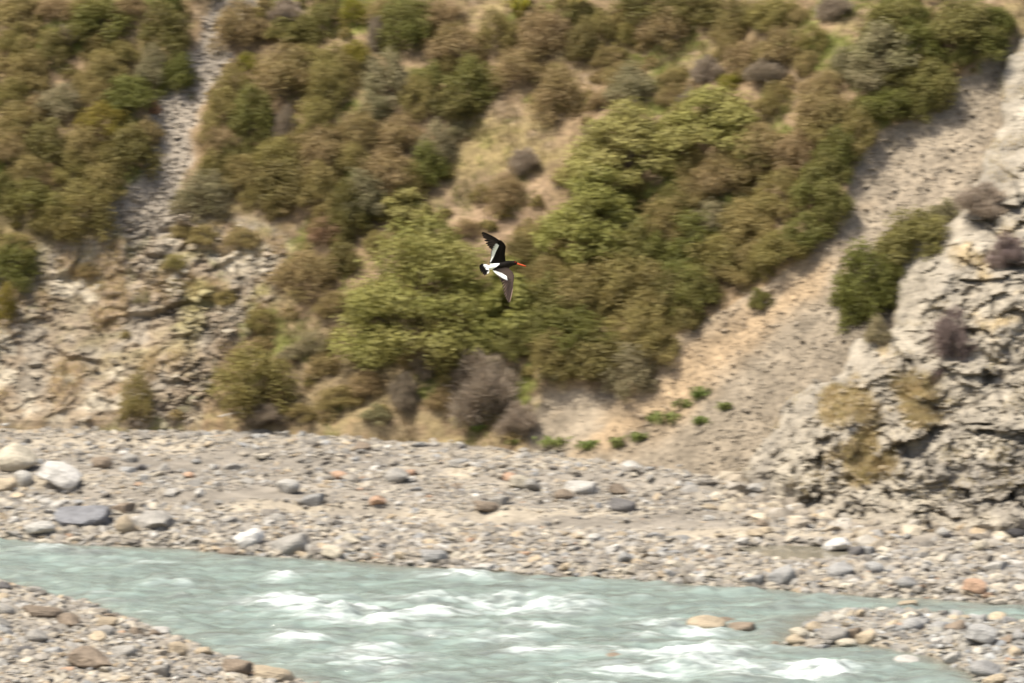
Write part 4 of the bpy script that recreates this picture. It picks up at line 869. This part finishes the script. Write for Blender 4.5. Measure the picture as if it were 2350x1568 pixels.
def feather(root, tip, wd, lift=0.0):
    root, tip = bp(*root), bp(*tip); ax = (tip - root); ln = ax.length; ax.normalize()
    sd = Vector((0, 1, 0)).cross(ax).normalized(); nr = ax.cross(sd); V = []; prof = [(0, .35), (.12, .6), (.24, .85), (.36, .95), (.48, 1), (.6, 1), (.72, .96), (.84, .85), (.94, .6), (1, .12)]
    for f, s in prof:
        c = root + ax * ln * f + Vector((0, -lift, 0)); w2 = wd * BS * .5 * s; h = .0011 * (1 - .7 * f)
        V += [c - sd * w2, c - nr * h * (1 if nr.y < 0 else -1) * 0 + Vector((0, -h - .0006, 0)), c + sd * w2, c + Vector((0, h, 0))]
    F = []
    for i in range(len(prof) - 1):
        for k in range(4): F.append((4 * i + k, 4 * i + (k + 1) % 4, 4 * i + 4 + (k + 1) % 4, 4 * i + 4 + k))
    F.append((3, 2, 1, 0)); n = 4 * len(prof) - 4; F.append((n, n + 1, n + 2, n + 3))
    V = np.array([v[:] for v in V]); c = bird_cols(V); edge = np.ones(len(V)); edge[0::4] = 8.0; edge[2::4] = .2; edge[1::4] = .8
    c = np.clip(c * np.where(c[:, :1] < .3, edge[:, None], 1), 0, .88)
    add('flight_feather', mk_mesh('flight_feather', V, F, {'col': c}, False, (M_plume,)), bird)
def fan(roots, tips, n, wd, l0=0.0, l1=0.006):
    for i in range(n):
        f = i / (n - 1)
        def at_(P_): 
            g = f * (len(P_) - 1); a = min(int(g), len(P_) - 2); return tuple(P_[a][q] + (P_[a + 1][q] - P_[a][q]) * (g - a) for q in range(3))
        feather(at_(roots), at_(tips), wd, l0 + (l1 - l0) * f)
# near wing: ten primaries, then the secondaries
fan([(902, 1170, -.124), (905, 1110, -.108), (880, 1070, -.098), (820, 1060, -.088)], [(836, 1482, -.200), (815, 1478, -.198), (780, 1425, -.186), (742, 1345, -.168), (712, 1225, -.136), (692, 1110, -.096)], 11, 38)
fan([(830, 1055, -.086), (760, 1000, -.066), (680, 930, -.040), (620, 890, -.022)], [(690, 1100, -.094), (660, 1040, -.074), (600, 978, -.046), (545, 915, -.022)], 9, 44, .004, .001)
# far wing
fan([(655, 372, -.060), (640, 385, -.058), (625, 405, -.055), (610, 430, -.050)], [(352, 222, -.070), (338, 245, -.068), (365, 310, -.064), (415, 425, -.056), (470, 498, -.046), (518, 530, -.036)], 11, 44)
fan([(620, 440, -.046), (610, 520, -.034), (590, 620, -.020), (570, 730, -.006)], [(532, 520, -.036), (514, 590, -.022), (508, 690, -.010), (482, 778, -.002)], 9, 46, .0, .0)
# tail
fan([(470, 825, .004), (455, 850, 0), (470, 885, -.004)], [(330, 796, .010), (300, 820, .006), (296, 865, .002), (318, 930, -.004), (385, 1002, -.010), (446, 966, -.014)], 12, 40, .002, .008)
# bill and eye
def cone(pts, rads, mat, name):
    v_, f_ = tube([tuple(bp(*p)) for p in pts], [r_ * BS for r_ in rads], 10); n = len(v_)
    f_ = f_ + [tuple(range(9, -1, -1)), tuple(range(n - 10, n))]
    bm2 = bmesh.new(); vv = [bm2.verts.new(x) for x in v_]
    for f in f_: bm2.faces.new([vv[i] for i in f])
    bmesh.ops.recalc_face_normals(bm2, faces=bm2.faces); me = bpy.data.meshes.new(name); bm2.to_mesh(me); bm2.free(); me.materials.append(mat)
    for p in me.polygons: p.use_smooth = True
    return add(name, me, bird)
M_bill = col_mat('bill_orange', (0.62, 0.09, 0.03), 0.4, .1)
bill = cone([(962, 777, .012), (985, 786, .012), (1040, 802, .012), (1090, 817, .012), (1132, 829, .012), (1140, 832, .012)], [18, 16, 12.5, 11, 9, 4], M_bill, 'bill')
V3, F3 = ICO[2]
eye = add('eye', mk_mesh('eye', V3 * 0.0052, F3, None, True, (col_mat('eye_red', (0.5, 0.03, 0.01), .2),)), bird, bp(945, 758, .012 - .0185))
add('pupil', mk_mesh('pupil', V3 * 0.0028, F3, None, True, (col_mat('pupil_black', (0.01, 0.01, 0.01), .1),)), eye, (0.0003, -.0032, 0))
